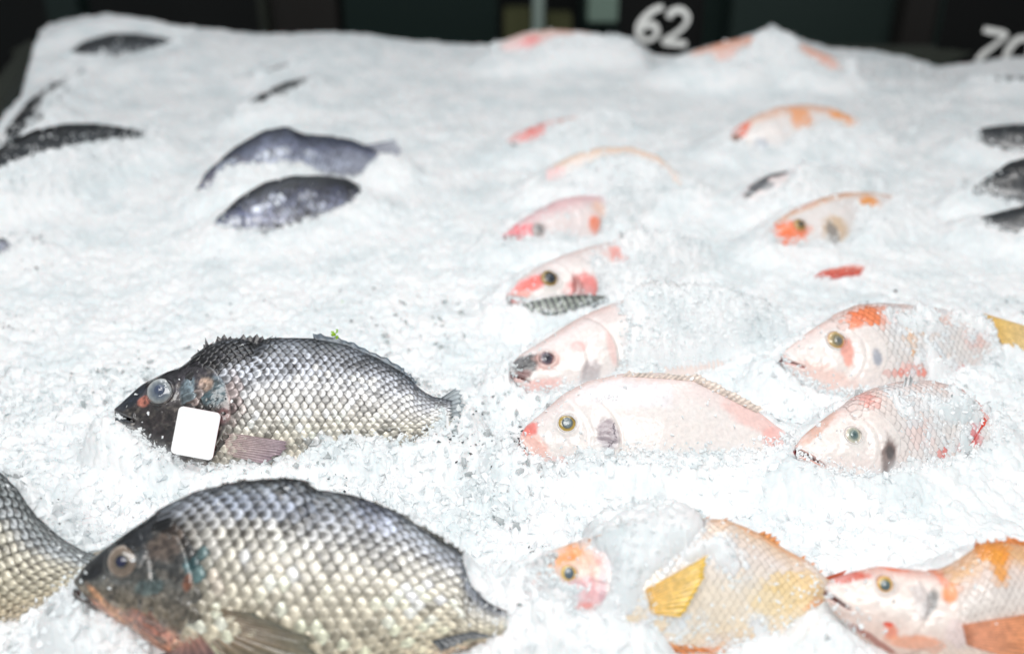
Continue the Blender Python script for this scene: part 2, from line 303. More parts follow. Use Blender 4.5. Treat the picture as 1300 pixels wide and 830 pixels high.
# scale template: root at u=0, rounded free edge at u=1
def scale_template():
    V, UV = [], []
    for i in range(5):
        u = i/4
        hw = .5*min(1, math.sqrt(max(0, 1-max(0, (u-.42)/.58)**2.2)))*(.8+.2*min(1, u*3))
        hw = max(hw, .06)
        for j in range(5):
            v = (j-2)/2; V.append((u, v*hw, .10*(1-v*v)*.7+.22*u)); UV.append((u, .5+v*.5))
    n = 25; V2 = V+[(x, y, z-.05) for x, y, z in V]; F = gridf(5, 5).tolist()
    bd = [0, 1, 2, 3, 4, 9, 14, 19, 24, 23, 22, 21, 20, 15, 10, 5]
    for a, b in zip(bd, bd[1:]+bd[:1]): F.append([a, b, b+n, a+n])
    return np.array(V2), np.array(F), np.array(UV+UV)
SV, SF, SUV = scale_template()
SMESH = mesh('scale', SV, SF, M_scale, uv=SUV, link=False)
def scales(f, root, spec, seed, nparts=0, cols=29, rows=30, mark=None, size=1., head=False, smat=None, relief=1.):
    out = []
    ph = np.linspace(-1.32, 1.38, rows); dph = ph[1]-ph[0]
    for r, p in enumerate(ph):
        q = math.sin(p); sgrid = f.hl-.04+(1.0-f.hl+.05)*((np.arange(-8, cols+2)+.5*(r % 2))/cols); ds = (1.02-f.hl)/cols
        a, b = f.t(sgrid), f.b(sgrid); t = (a+b)/2+(a-b)/2*q; keep = (sgrid > f.gill(t)-.010) & (sgrid < 1.0) | ((t > .10) & (sgrid > f.hl*.62) & (sgrid < .9)) | (head & (sgrid > f.hl*.62) & (sgrid < f.gill(t)-.03) & (t < .05) & (t > -.12))
        if not keep.any(): continue
        s, t, a, b = sgrid[keep], t[keep], a[keep], b[keep]; hh = (a-b)/2
        ins = f.inside(s, t); k2 = ins > -.004
        for si, ti, hi, di in zip(s[k2], t[k2], hh[k2], ins[k2]): out.append((si, ti, hi, p, di, ds))
    if not out: return
    A = np.array(out); s, t, hi, p, di, ds = A.T; e = 1e-3
    def PS(s, p):
        a, b = f.t(s), f.b(s); return f.P(s, (a+b)/2+(a-b)/2*np.sin(p), f.th(s)*np.abs(np.cos(p))**1.1)
    C = PS(s, p); e1 = PS(s+e, p)-PS(s-e, p); e2 = PS(s, p+e)-PS(s, p-e); e1 /= np.linalg.norm(e1, axis=1)[:, None]
    n = np.cross(e1, e2); n /= np.linalg.norm(n, axis=1)[:, None]; n *= np.sign(n@f.N)[:, None]; e2l = np.linalg.norm(e2, axis=1)/(2*e); e2 = np.cross(n, e1)
    jit = 1+.10*(RNG.random(len(s))-.5)
    ln = ds*f.L*2.0*size*jit*(.9+.1*hi/.2); wd = np.clip(e2l*dph*2.0*size, .002, ln*1.15)*jit
    ang = (RNG.random(len(s))-.5)*.16; e1r = e1*np.cos(ang)[:, None]+e2*np.sin(ang)[:, None]; e2r = np.cross(n, e1r)
    lift = .0004+.0003*RNG.random(len(s))
    C = C+n*lift[:, None]-e1r*(ln*.5)[:, None]
    col = paint(f, s, t, spec, seed)*(1+(.18 if nparts or smat is not M_scaleP else .08)*(RNG.random(len(s))-.5))[:, None]; q = np.sin(p)
    mk = np.clip(mark(s, q)*(1+.5*(RNG.random(len(s))-.5)), 0, 1) if mark else np.full(len(s), .4)
    rl = np.array(root.location); order = np.argsort(-di-.0*s) if nparts else np.arange(len(s))
    dist = np.argsort(np.where(di > .002, np.linalg.norm(C-EYE, axis=1), 9)); parts = set(dist[:nparts].tolist()) if nparts else set()
    for i in sorted(parts):
        o = bpy.data.objects.new('scale', SMESH); COL.objects.link(o); o.parent = root
        Mx = np.eye(4); Mx[:3, 0] = e1r[i]*ln[i]; Mx[:3, 1] = e2r[i]*wd[i]; Mx[:3, 2] = n[i]*wd[i]*relief; Mx[:3, 3] = C[i]-rl
        o.matrix_basis = Matrix(Mx.tolist()); o.color = (*np.clip(col[i], 0, 1), mk[i])
    rest = [i for i in range(len(s)) if i not in parts]
    if rest:
        R = np.array(rest); V = C[R, None]+SV[None, :, 0:1]*(e1r*ln[:, None])[R, None]+SV[None, :, 1:2]*(e2r*wd[:, None])[R, None]+SV[None, :, 2:3]*(n*wd[:, None]*relief)[R, None]
        F = (SF[None]+np.arange(len(R))[:, None, None]*len(SV)).reshape(-1, 4)
        o = mesh('scales', V.reshape(-1, 3)-rl, F, smat or M_scaleJ, root, np.repeat(np.clip(col[R], 0, 1), len(SV), 0), uv=np.tile(SUV, (len(R), 1)))
        at = o.data.attributes.new('Mark', 'FLOAT', 'POINT'); at.data.foreach_set('value', np.repeat(mk[R], len(SV)).astype(np.float32)); o['kind'] = 'stuff'
def build(f, name, label, group, spec, mat, seed, res=(90, 64), eyes=(), fins=(), sc_=None):
    if mat is M_pale: spec.setdefault('white', .3)
    mid = f.P(.45, 0, 0); root = empty(name, (mid[0], mid[1], mid[2]-.06)); tag(root, label, 'fish', group)
    rl = np.array(root.location); f.root = root; f.spec = spec
    if 'white' in spec: k_ = spec['white']; spec['grad'] = [(a_, tuple(np.array(b_)*(1-k_)+np.array((246, 243, 241))*k_)) for a_, b_ in spec['grad']]
    for e in eyes: e['s'], e['t'] = f.loc(e['px'], e['py']); e['r'] = e['rp']/f.Lpx
    f.eyes = list(eyes); ns, nf = res
    s = np.linspace(0, 1, ns)**1.25; phi = np.linspace(-np.pi/2, np.pi/2, nf); S, PH = np.meshgrid(s, phi, indexing='ij')
    a, b = f.t(S), f.b(S); Tt = (a+b)/2+(a-b)/2*np.sin(PH); TH = f.th(S)*np.abs(np.cos(PH))**1.1
    front = f.P(S, Tt, TH+f.relief(S, Tt)*np.abs(np.cos(PH))**.5); col = paint(f, S, Tt, spec, seed)
    nb = 14; pb = np.linspace(np.pi/2, 3*np.pi/2, nb)[1:-1]; S2, PB = np.meshgrid(s, pb, indexing='ij'); a, b = f.t(S2), f.b(S2); T2 = (a+b)/2+(a-b)/2*np.sin(PB); back = f.P(S2, T2, -f.th(S2)*np.abs(np.cos(PB))**1.1)
    V = np.concatenate([front, back], 1); C = np.concatenate([col, paint(f, S2, T2, spec, seed)], 1); m = V.shape[1]; F = gridf(ns, m, True)
    nv = ns*m; V = np.concatenate([V.reshape(-1, 3), [V[0].mean(0)-f.X*f.L*.004, V[-1].mean(0)]]); C = np.concatenate([C.reshape(-1, 3), [C[0, nf//2], C[-1, nf//2]]])
    ca = [[nv, i, (i+1) % m, nv] for i in range(m)]; o = None
    me_f = np.concatenate([F]); 
    # close both ends with fans (as degenerate-free triangles in a second pass)
    import itertools
    o = mesh('body', V, me_f, mat, root, C)
    import bmesh
    bm = bmesh.new(); bm.from_mesh(o.data); bm.verts.ensure_lookup_table()
    for i in range(m):
        for (base, cen, fl) in ((0, nv, 0), ((ns-1)*m, nv+1, 1)):
            x, y = bm.verts[base+i], bm.verts[base+(i+1) % m]
            try: fc = bm.faces.new((bm.verts[cen], y, x) if fl else (bm.verts[cen], x, y)); fc.smooth = True
            except ValueError: pass
    bm.normal_update(); bmesh.ops.recalc_face_normals(bm, faces=bm.faces[:])
    for v in bm.verts: v.co = v.co-root.location
    bm.to_mesh(o.data); bm.free()
    for e in eyes:
        eb = dome('eye', f, e['s'], e['t'], e['r'], e['r']*e.get('bulge', .45), e['rings'], root, root, -.002)
        an = np.arange(32)*2*np.pi/32; tu = np.arange(8)*2*np.pi/8; AN, TU = np.meshgrid(an, tu, indexing='ij'); tr = e['r']*(.10+.07*np.clip(np.sin(AN), 0, 1)); rr_ = e['r']*(1.0-.10*np.clip(np.sin(AN), 0, 1))+tr*np.cos(TU)
        Se, Te = e['s']+rr_*np.cos(AN), e['t']+rr_*np.sin(AN); He = f.T(Se, Te)+.001+tr*np.sin(TU)*1.3+e['r']*.10
        F_ = gridf(33, 8, True) % (32*8); mesh('eyelid', f.P(Se, Te, He).reshape(-1, 3)-rl, F_, mat, root, (paint(f, Se+(Se-e['s'])*.35, Te+(Te-e['t'])*.35, spec, seed)*.8).reshape(-1, 3))
        pr = e.get('pr', .42); dome('pupil', f, e['s']+e.get('dx', 0)*e['r'], e['t']+e.get('dy', 0)*e['r'], e['r']*pr, e['r']*.18, e['pup'], root, eb, -.002+e['r']*e.get('bulge', .45)*.86, e.get('psq', 1))
    if f.mouth and spec.get('lips'):
        (s0, t0), (s1, t1), op = f.mouth
        for sg in (1, -1):
            k = np.linspace(0, 1, 16); cs_ = s0+.004+(s1-s0)*k; wd = .004+op*np.clip(1-k, 0, 1); ct = t0+(t1-t0)*k+sg*(wd+.006*(1-k*.6)); r = (.0075*(1-k*.65))[:, None]
            Z = f.T(cs_, np.clip(ct, f.b(cs_)+.004, f.t(cs_)-.004))+.001; an = np.arange(10)*2*np.pi/10
            Pp = f.P(cs_[:, None]+0*an, ct[:, None]+r*np.sin(an), Z[:, None]+r*np.cos(an)*.8)
            mesh('lip', Pp.reshape(-1, 3)-rl, gridf(16, 10, True), mat, root, np.tile(lin(spec['lips']), (160, 1)))
    for i, q in enumerate(fins): sheet(q['name'], f, q['base'], q['tip'], q['n'], q['cols'], root, M_fin, q.get('lift', .004), q.get('tl', .01), seed+i*7, q.get('jag', .15))
    if sc_: scales(f, root, spec, seed, **sc_)
    ALL.append(f); return root

# ------------------------------------------------------------------ the fish, each with its own survey
DK = (38, 38, 42)
dark_head = [(-1, (120, 100, 88)), (-.5, (78, 70, 66)), (.1, (60, 58, 60)), (.6, (40, 38, 42)), (1, (22, 22, 26))]
G1, G2 = 'dark tilapia on the ice', 'pale pink and orange tilapia on the ice'
# A front tilapia
f = Fish((95, 742, .045), (632, 792, .03), 50,
    dorsal=[(95, 738), (104, 722), (125, 702), (160, 676), (205, 646), (250, 625), (300, 613), (345, 609), (385, 610), (400, 622), (450, 630), (500, 650), (535, 672), (560, 688), (585, 702), (592, 735), (608, 756), (628, 772)],
    belly=[(93, 746), (110, 762), (140, 782), (180, 806), (230, 836), (300, 872), (380, 885), (450, 872), (540, 838), (600, 820), (632, 808)],
    hl=.315, vis=[[(80, 735), (100, 690), (160, 650), (250, 600), (390, 590), (460, 612), (560, 665), (610, 695), (605, 740), (640, 775), (650, 830), (560, 900), (200, 900), (100, 790)]],
    mouth=((0, -.004), (.062, -.045), .004))
specA = dict(grad=[(-1, (216, 184, 156)), (-.7, (228, 216, 188)), (0, (234, 226, 206)), (.45, (216, 213, 204)), (.75, (186, 192, 204)), (.92, (138, 146, 156)), (1, (56, 58, 60))],
    head=[(-1, (214, 150, 118)), (-.78, (178, 122, 98)), (-.6, (120, 108, 90)), (-.1, (92, 92, 88)), (.3, (62, 64, 66)), (.7, (30, 32, 34)), (1, (22, 22, 24))], mottle=.9, lips=(70, 60, 56), mouthcol=(70, 30, 28),
    patch=[(120, 720, 30, 14, 40, (16, 18, 22), .95), (170, 660, 70, 14, 36, (18, 18, 22), .9), (135, 768, 40, 5, -38, (190, 140, 104), .85), (188, 790, 32, 9, -25, (172, 104, 84), .7), (165, 690, 34, 10, 35, (20, 24, 30), .8),
           (246, 715, 11, 20, 0, (44, 104, 112), .85), (240, 738, 6, 12, 0, (150, 90, 60), .8), (255, 690, 7, 30, 60, (215, 212, 205), .8), (268, 735, 7, 20, 10, (218, 205, 190), .7),
           (190, 745, 20, 10, 20, (70, 104, 108), .5), (215, 690, 26, 20, 30, (112, 92, 78), .5), (330, 645, 60, 16, 0, (150, 168, 200), .3), (470, 655, 30, 16, -25, (160, 170, 205), .3)])
for_fins = [dict(name='dorsal_spines', base=[(262, 624), (300, 615), (345, 611), (386, 612)], tip=[(262, 617), (304, 607), (350, 603), (392, 606)], n=18, cols=((34, 36, 36), (60, 62, 58)), lift=.002, tl=.0, jag=.7), dict(name='dorsal_fin', base=[(455, 634), (510, 658), (560, 690), (586, 706)], tip=[(462, 628), (518, 651), (566, 682), (592, 696)], n=20, cols=((44, 46, 44), (80, 80, 72)), lift=.002, tl=.0, jag=.6), dict(name='anal_fin', base=[(548, 812), (600, 800)], tip=[(562, 826), (632, 806)], n=7, cols=((60, 66, 72), (84, 88, 92)), lift=.006, tl=.01, jag=.4), dict(name='pectoral_fin', base=[(246, 768), (262, 800)], tip=[(330, 776), (400, 806), (420, 835), (300, 850)], n=12, cols=((150, 120, 90), (120, 118, 100)), lift=.004, tl=.02, jag=.12),
            dict(name='pelvic_fin', base=[(250, 800), (225, 822)], tip=[(300, 850), (180, 840)], n=7, cols=((186, 132, 112), (70, 78, 92)), lift=.006, tl=.03)]
build(f, 'fish', 'large cream and grey scaled fish with dark head, filling the bottom left corner', G1, specA, M_dark, 21, (230, 150),
    eyes=[dict(px=157, py=712, rp=21, bulge=.35, rings=[(0, (60, 60, 70)), (.45, (112, 100, 88)), (.75, (136, 120, 106)), (.92, (176, 164, 152)), (1, (50, 46, 44))], pup=[(0, (20, 30, 70)), (.7, (26, 30, 58)), (1, (90, 84, 40))], pr=.42)],
    fins=for_fins, sc_=dict(nparts=300, relief=.65, cols=23, rows=25, head=True, mark=lambda s, q: .52+.46*ss(.0, .6, q)))
fA = f
# B tagged tilapia
f = Fish((147, 524, .034), (566, 528, .026), 50,
    dorsal=[(147, 518), (158, 508), (180, 488), (212, 472), (231, 466), (252, 448), (271, 437), (297, 431), (317, 434), (326, 440), (341, 430), (397, 431), (440, 439), (480, 456), (518, 478), (530, 492), (545, 503), (566, 508)],
    belly=[(147, 530), (165, 552), (195, 578), (240, 600), (300, 612), (400, 606), (480, 588), (530, 565), (566, 550)],
    hl=.37, vis=[[(140, 528), (138, 505), (200, 455), (245, 425), (330, 418), (400, 412), (480, 440), (545, 480), (575, 495), (572, 520), (548, 556), (500, 560), (430, 552), (385, 558), (376, 582), (330, 584), (280, 586), (235, 588), (205, 572), (175, 552), (160, 545)]],
    mouth=((0, -.006), (.07, -.03), .003))
specB = dict(grad=[(-1, (206, 190, 170)), (-.4, (228, 222, 206)), (0, (230, 226, 220)), (.35, (222, 224, 230)), (.62, (184, 188, 198)), (.88, (120, 126, 136)), (1, (46, 50, 56))],
    head=[(-1, (60, 48, 46)), (-.5, (50, 42, 42)), (.1, (72, 66, 64)), (.45, (74, 70, 76)), (.8, (28, 24, 30)), (1, (20, 18, 22))], mottle=1., lips=(66, 70, 76), mouthcol=(20, 14, 16),
    patch=[(168, 505, 22, 9, 42, (24, 34, 46), .9), (183, 509, 8, 7, 0, (206, 126, 106), .85), (272, 497, 22, 18, 10, (70, 100, 110), .65), (262, 488, 9, 9, 0, (190, 160, 140), .8), (238, 494, 9, 18, 0, (130, 150, 160), .7),
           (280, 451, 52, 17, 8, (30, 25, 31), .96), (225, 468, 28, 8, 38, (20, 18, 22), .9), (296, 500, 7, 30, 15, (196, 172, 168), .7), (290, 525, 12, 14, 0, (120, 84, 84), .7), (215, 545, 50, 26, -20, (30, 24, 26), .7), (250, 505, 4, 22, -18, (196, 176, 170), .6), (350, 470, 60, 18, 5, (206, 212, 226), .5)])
build(f, 'fish', 'grey scaled fish with a blank white tag on its dark head', G1, specB, M_dark, 42, (220, 140),
    eyes=[dict(px=204, py=497, rp=17.5, bulge=.4, rings=[(0, (76, 86, 104)), (.4, (96, 106, 120)), (.62, (122, 130, 136)), (.8, (160, 166, 168)), (.92, (182, 184, 182)), (1, (60, 58, 60))], pup=[(0, (52, 64, 92)), (1, (80, 92, 112))], pr=.4, dy=.08)],
    fins=[dict(name='pectoral_fin', base=[(283, 548), (290, 578)], tip=[(372, 562), (370, 572), (340, 590)], n=12, cols=((196, 170, 164), (164, 142, 152)), lift=.006, tl=.02, jag=.1),
          dict(name='dorsal_fin', base=[(398, 434), (440, 446), (500, 478), (522, 496)], tip=[(397, 421), (446, 430), (512, 462), (530, 484)], n=14, cols=((70, 80, 92), (120, 134, 146)), lift=.002, tl=.004, jag=.3),
          dict(name='dorsal_spines', base=[(246, 456), (262, 445), (300, 436), (345, 434)], tip=[(243, 449), (262, 427), (308, 421), (352, 424)], n=16, cols=((26, 22, 28), (50, 44, 50)), lift=.003, tl=.0, jag=.8),
          dict(name='tail_fin', base=[(560, 505), (562, 540)], tip=[(585, 488), (600, 545)], n=9, cols=((120, 130, 138), (160, 172, 178)), lift=None, tl=.0, jag=.4)],
    sc_=dict(nparts=300, relief=.7, mark=lambda s, q: .5+.45*ss(.2, .6, q)+.35*np.exp(-((q-.02)/.3)**2), rows=28, cols=27, head=True))
fB = f
# C left partial
f = Fish((-345, 660, .045), (108, 728, .028), 50, hf=1.08, hl=.3,
    dorsal=[(-345, 656), (-300, 620), (-200, 570), (-100, 565), (0, 600), (22, 622), (45, 655), (75, 682), (108, 702)], belly=[(-345, 668), (-200, 760), (-100, 805), (0, 795), (50, 775), (108, 752)],
    vis=[[(-60, 560), (0, 588), (40, 632), (80, 672), (135, 712), (112, 738), (90, 752), (50, 772), (20, 786), (-60, 800)]])
specC = dict(grad=[(-1, (220, 196, 160)), (-.4, (222, 212, 186)), (.3, (214, 208, 190)), (.6, (170, 176, 180)), (.85, (140, 148, 150)), (1, (100, 106, 108))], mottle=.4)
build(f, 'fish', 'cream scaled fish cut off by the left edge, tail behind the big dark head', G1, specC, M_dark, 63, (90, 70),
    fins=[dict(name='tail_fin', base=[(100, 708), (104, 748)], tip=[(150, 690), (160, 760)], n=9, cols=((190, 180, 160), (200, 192, 178)), lift=None, tl=0., jag=.3)],
    sc_=dict(nparts=120, mark=lambda s, q: .6+.3*ss(.2, .8, q)+.2*np.exp(-((q-.0)/.4)**2), cols=22, rows=24))
# small dark fish further back
specD = dict(patch=[(345, 197, 24, 8, 5, (208, 214, 228), .85), (288, 210, 13, 6, 20, (190, 200, 216), .8), (388, 196, 9, 6, 0, (206, 212, 226), .8), (430, 200, 32, 12, 0, (160, 166, 186), .7)], grad=[(-1, (150, 150, 165)), (-.2, (186, 194, 216)), (.25, (136, 142, 168)), (.6, (78, 84, 110)), (1, (36, 42, 60))], head=[(-1, (120, 120, 136)), (0, (130, 130, 150)), (.7, (64, 64, 84)), (1, (40, 44, 58))], mottle=.7)  # pale silvery patches paint wet highlights into the skin colour
specE = dict(patch=[(330, 264, 12, 5, 20, (206, 212, 228), .85), (348, 254, 9, 7, 0, (210, 216, 232), .85), (386, 250, 12, 6, 20, (206, 212, 228), .85), (398, 262, 14, 5, 0, (196, 202, 218), .85), (300, 279, 8, 5, 0, (200, 206, 222), .8), (365, 268, 16, 5, 0, (150, 156, 172), .7)], grad=[(-1, (130, 130, 146)), (-.1, (104, 110, 134)), (.25, (66, 70, 92)), (.6, (32, 36, 50)), (1, (16, 19, 28))], mottle=1.3)  # light patches here are wet sparkles painted into the skin colour
specK = dict(grad=[(-1, (40, 46, 52)), (0, (28, 34, 40)), (.5, (18, 23, 28)), (1, (10, 13, 16))], mottle=1.1)
f = Fish((251, 246, .02), (478, 208, .02), 47, dorsal=[(251, 238), (262, 218), (300, 188), (335, 168), (362, 163), (385, 172), (420, 174), (445, 178), (478, 192)], hl=.3,
    vis=[[(246, 250), (256, 212), (300, 178), (345, 156), (390, 165), (450, 170), (520, 172), (520, 200), (478, 206), (455, 228), (420, 226), (380, 210), (330, 208), (285, 214), (268, 240)]])
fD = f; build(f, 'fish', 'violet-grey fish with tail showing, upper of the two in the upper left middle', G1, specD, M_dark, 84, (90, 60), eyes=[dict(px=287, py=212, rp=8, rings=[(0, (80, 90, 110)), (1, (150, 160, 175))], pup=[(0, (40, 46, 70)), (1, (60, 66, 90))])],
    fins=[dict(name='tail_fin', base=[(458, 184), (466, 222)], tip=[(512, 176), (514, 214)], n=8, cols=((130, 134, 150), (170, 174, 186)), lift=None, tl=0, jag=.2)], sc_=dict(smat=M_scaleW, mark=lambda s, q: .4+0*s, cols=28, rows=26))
f = Fish((272, 284, .018), (472, 262, .012), 47, dorsal=[(272, 280), (300, 254), (335, 234), (370, 225), (410, 224), (440, 228), (455, 236), (472, 252)], hl=.3,
    vis=[[(266, 288), (300, 244), (350, 220), (400, 214), (460, 224), (458, 250), (440, 264), (400, 276), (350, 290), (310, 294), (285, 290)]])
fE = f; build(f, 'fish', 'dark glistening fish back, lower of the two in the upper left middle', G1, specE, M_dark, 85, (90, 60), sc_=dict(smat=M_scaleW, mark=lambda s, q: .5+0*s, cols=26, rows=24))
f = Fish((302, 150, .01), (402, 108, .012), 45, dorsal=[(302, 146), (330, 122), (360, 106), (390, 98), (402, 100)], belly=[(302, 152), (350, 150), (402, 116)], vis=[[(308, 138), (340, 112), (392, 95), (394, 106), (364, 122), (332, 138), (312, 145)]], disp=.3)
build(f, 'fish', 'slim black back edge of a buried fish above the violet-grey pair', G1, specK, M_dark, 86, (60, 40))
f = Fish((322, 102, .01), (392, 84, .012), 45, dorsal=[(322, 98), (350, 86), (372, 80), (392, 80)], belly=[(322, 106), (350, 112), (392, 92)], vis=[[(336, 92), (352, 83), (368, 80), (366, 86), (350, 92), (340, 96)]], disp=.3)
build(f, 'fish', 'faint grey fleck of a nearly buried fish above the slim black back', G1, specE, M_dark, 87, (50, 30))
f = Fish((78, 80, .02), (232, 62, .02), 45, dorsal=[(78, 74), (105, 54), (140, 44), (175, 43), (205, 48), (232, 56)], vis=[[(80, 72), (105, 48), (150, 36), (215, 42), (218, 56), (190, 70), (150, 74), (110, 72)]], disp=.4)
build(f, 'fish', 'blurred black fish back in the far left corner of the ice', G1, specK, M_dark, 88, (60, 40), fins=[dict(name='tail_fin', base=[(208, 54), (210, 62)], tip=[(222, 52), (222, 60)], n=5, cols=((40, 44, 50), (80, 84, 90)), lift=.01, tl=0, jag=.4)])
f = Fish((-75, 262, .03), (200, 180, .02), 46, dorsal=[(-75, 250), (-40, 220), (0, 190), (40, 168), (80, 159), (120, 158), (160, 163), (200, 172)], vis=[[(-60, 250), (-30, 200), (20, 165), (80, 148), (140, 152), (190, 168), (186, 178), (150, 182), (100, 188), (50, 200), (10, 214), (-50, 250)]], hl=.3)
fH = f; build(f, 'fish', 'long black fish back at the left edge, ice behind it', G1, specK, M_dark, 89, (90, 50))
f = Fish((-8, 196, .0), (104, 96, .012), 46, face=(.8, -.35, .6),  dorsal=[(-8, 184), (12, 158), (34, 130), (60, 110), (104, 90)], belly=[(-8, 216), (22, 202), (50, 168), (74, 136), (104, 108)], vis=[[(-4, 184), (10, 150), (30, 126), (60, 104), (95, 88), (92, 106), (62, 128), (40, 156), (18, 186), (0, 204)]], disp=.4)
build(f, 'fish', 'thin slanting black fish edge climbing the left border of the ice', G1, specK, M_dark, 90, (70, 40))
f = Fish((-130, 330, .02), (40, 312, .01), 46, hf=.8, vis=[[(-60, 300), (-20, 296), (14, 306), (14, 318), (0, 328), (-60, 334)]], disp=.4)
build(f, 'fish', 'small dark tail end poking in from the left edge halfway up', G1, specE, M_dark, 91, (60, 40))
# right-hand dark fish
f = Fish((1232, 176, .02), (1400, 190, .02), 46, dorsal=[(1232, 170), (1250, 162), (1290, 158), (1340, 158), (1400, 180)], vis=[[(1236, 172), (1250, 156), (1340, 152), (1340, 194), (1290, 194), (1250, 186)]], disp=.3)
build(f, 'fish', 'black fish head entering from the right edge, upper of the dark ones', G1, specK, M_dark, 92, (60, 40))
f = Fish((1238, 240, .03), (1440, 250, .02), 46, dorsal=[(1238, 236), (1255, 224), (1280, 208), (1310, 200), (1440, 230)], vis=[[(1228, 244), (1250, 222), (1290, 198), (1350, 196), (1350, 262), (1300, 262), (1262, 256), (1244, 248)]], disp=.5)
build(f, 'fish', 'wet black fish at the right edge, middle of the dark ones', G1, specK, M_dark, 93, (70, 50), sc_=dict(smat=M_scaleW, mark=lambda s, q: .5+0*s, cols=24, rows=22))
f = Fish((1238, 282, .02), (1440, 300, .02), 46, dorsal=[(1238, 278), (1280, 266), (1320, 258), (1440, 280)], vis=[[(1240, 276), (1290, 262), (1350, 258), (1350, 285), (1312, 282), (1290, 304), (1270, 292), (1250, 284)]], disp=.3)
build(f, 'fish', 'lowest dark fish at the right edge, half under clumps of ice', G1, specK, M_dark, 94, (60, 40))
f = Fish((1230, 102, .01), (1400, 110, .01), 45, belly=[(1230, 106), (1300, 125), (1400, 116)], dorsal=[(1230, 100), (1300, 99), (1400, 104)], vis=[[(1252, 101), (1300, 97), (1350, 98), (1350, 108), (1300, 107), (1262, 105)]], disp=.3)
build(f, 'fish', 'thin dark fish edge in the ice below the right-hand price card', G1, specK, M_dark, 95, (60, 30))

# pale fish
PK, WH, OR = (240, 205, 200), (238, 228, 222), (238, 140, 84)
pale = [(-1, (244, 214, 204)), (-.3, (240, 228, 222)), (.4, (238, 228, 224)), (.8, (238, 216, 212)), (1, (240, 200, 190))]
gold_eye = [(0, (60, 60, 60)), (.5, (110, 104, 84)), (.72, (176, 150, 70)), (.92, (196, 164, 86)), (1, (150, 130, 100))]
grey_pup = [(0, (120, 134, 140)), (.7, (110, 124, 128)), (1, (90, 96, 90))]
# Q big white
f = Fish((660, 560, .022), (1010, 572, .012), 47, dorsal=[(660, 553), (668, 540), (690, 522), (715, 500), (745, 484), (790, 474), (840, 473), (880, 480), (920, 498), (960, 520), (985, 540), (1010, 556)],
    belly=[(659, 566), (668, 582), (700, 600), (760, 622), (840, 630), (930, 615), (1010, 590)], hl=.35,
    vis=[[(652, 560), (655, 538), (690, 510), (740, 476), (800, 462), (880, 468), (940, 495), (1000, 535), (1000, 570), (960, 578), (880, 580), (800, 578), (770, 575), (740, 574), (712, 588), (690, 592), (668, 584)]], mouth=((-.002, -.006), (.05, -.07), .006))
specQ = dict(grad=pale, mottle=.05, lips=(232, 172, 162), mouthcol=(170, 60, 60), patch=[(672, 546, 12, 8, 30, (232, 130, 122), .9), (676, 568, 22, 14, -40, (240, 190, 178), .8), (772, 552, 13, 20, 5, (150, 136, 142), .95), (960, 530, 50, 18, -30, (240, 206, 200), .8), (715, 588, 40, 8, 0, (240, 196, 188), .8), (985, 556, 20, 14, 0, (236, 188, 182), .8), (800, 500, 60, 20, 0, (242, 238, 240), .8)])
fQ = f; build(f, 'fish', 'big plain white fish with gold-ringed eye and pink mouth, centre right', G2, specQ, M_pale, 101, (200, 120),
    eyes=[dict(px=720, py=537, rp=11.5, bulge=.3, rings=gold_eye, pup=grey_pup, pr=.62)],
    fins=[dict(name='pectoral_fin', base=[(762, 545), (766, 562)], tip=[(782, 536), (786, 556), (774, 570)], n=8, cols=((172, 158, 162), (150, 138, 146)), lift=.004, tl=.006, jag=.25),
          dict(name='dorsal_fin', base=[(790, 478), (880, 484), (960, 524)], tip=[(800, 469), (892, 474), (972, 518)], n=26, cols=((244, 222, 208), (246, 232, 220)), lift=.0, tl=.0, jag=.3)])
# P black-nosed
f = Fish((648, 470, .022), (990, 420, .008), 47, dorsal=[(648, 464), (660, 450), (690, 432), (720, 412), (745, 398), (770, 388), (820, 372), (900, 370), (990, 398)], belly=[(648, 476), (665, 498), (700, 506), (760, 510), (850, 500), (990, 440)], hl=.33,
    vis=[[(642, 475), (645, 452), (690, 420), (740, 388), (775, 378), (800, 400), (800, 440), (790, 470), (760, 490), (720, 496), (690, 504), (660, 500), (645, 486)]], mouth=((0, -.02), (.045, -.055), .002))
fP = f; build(f, 'fish', 'white fish head with a black blotch on its nose', G2, dict(grad=pale, mottle=.05, lips=(236, 196, 190), mouthcol=(150, 70, 70), patch=[(668, 462, 19, 10, 8, (52, 52, 54), .97), (664, 476, 9, 6, 0, (110, 60, 56), .9), (695, 458, 13, 12, 0, (230, 190, 182), .8), (748, 475, 12, 15, -20, (186, 176, 176), .9), (680, 492, 30, 8, 0, (240, 196, 190), .8), (735, 440, 8, 6, 0, (238, 190, 186), .7), (775, 440, 5, 24, 0, (238, 200, 194), .6)]), M_pale, 102, (150, 100),
    eyes=[dict(px=694, py=455, rp=8.5, bulge=.4, rings=[(0, (60, 58, 70)), (.7, (104, 92, 104)), (1, (200, 160, 156))], pup=[(0, (40, 36, 44)), (1, (70, 66, 80))], pr=.55)])
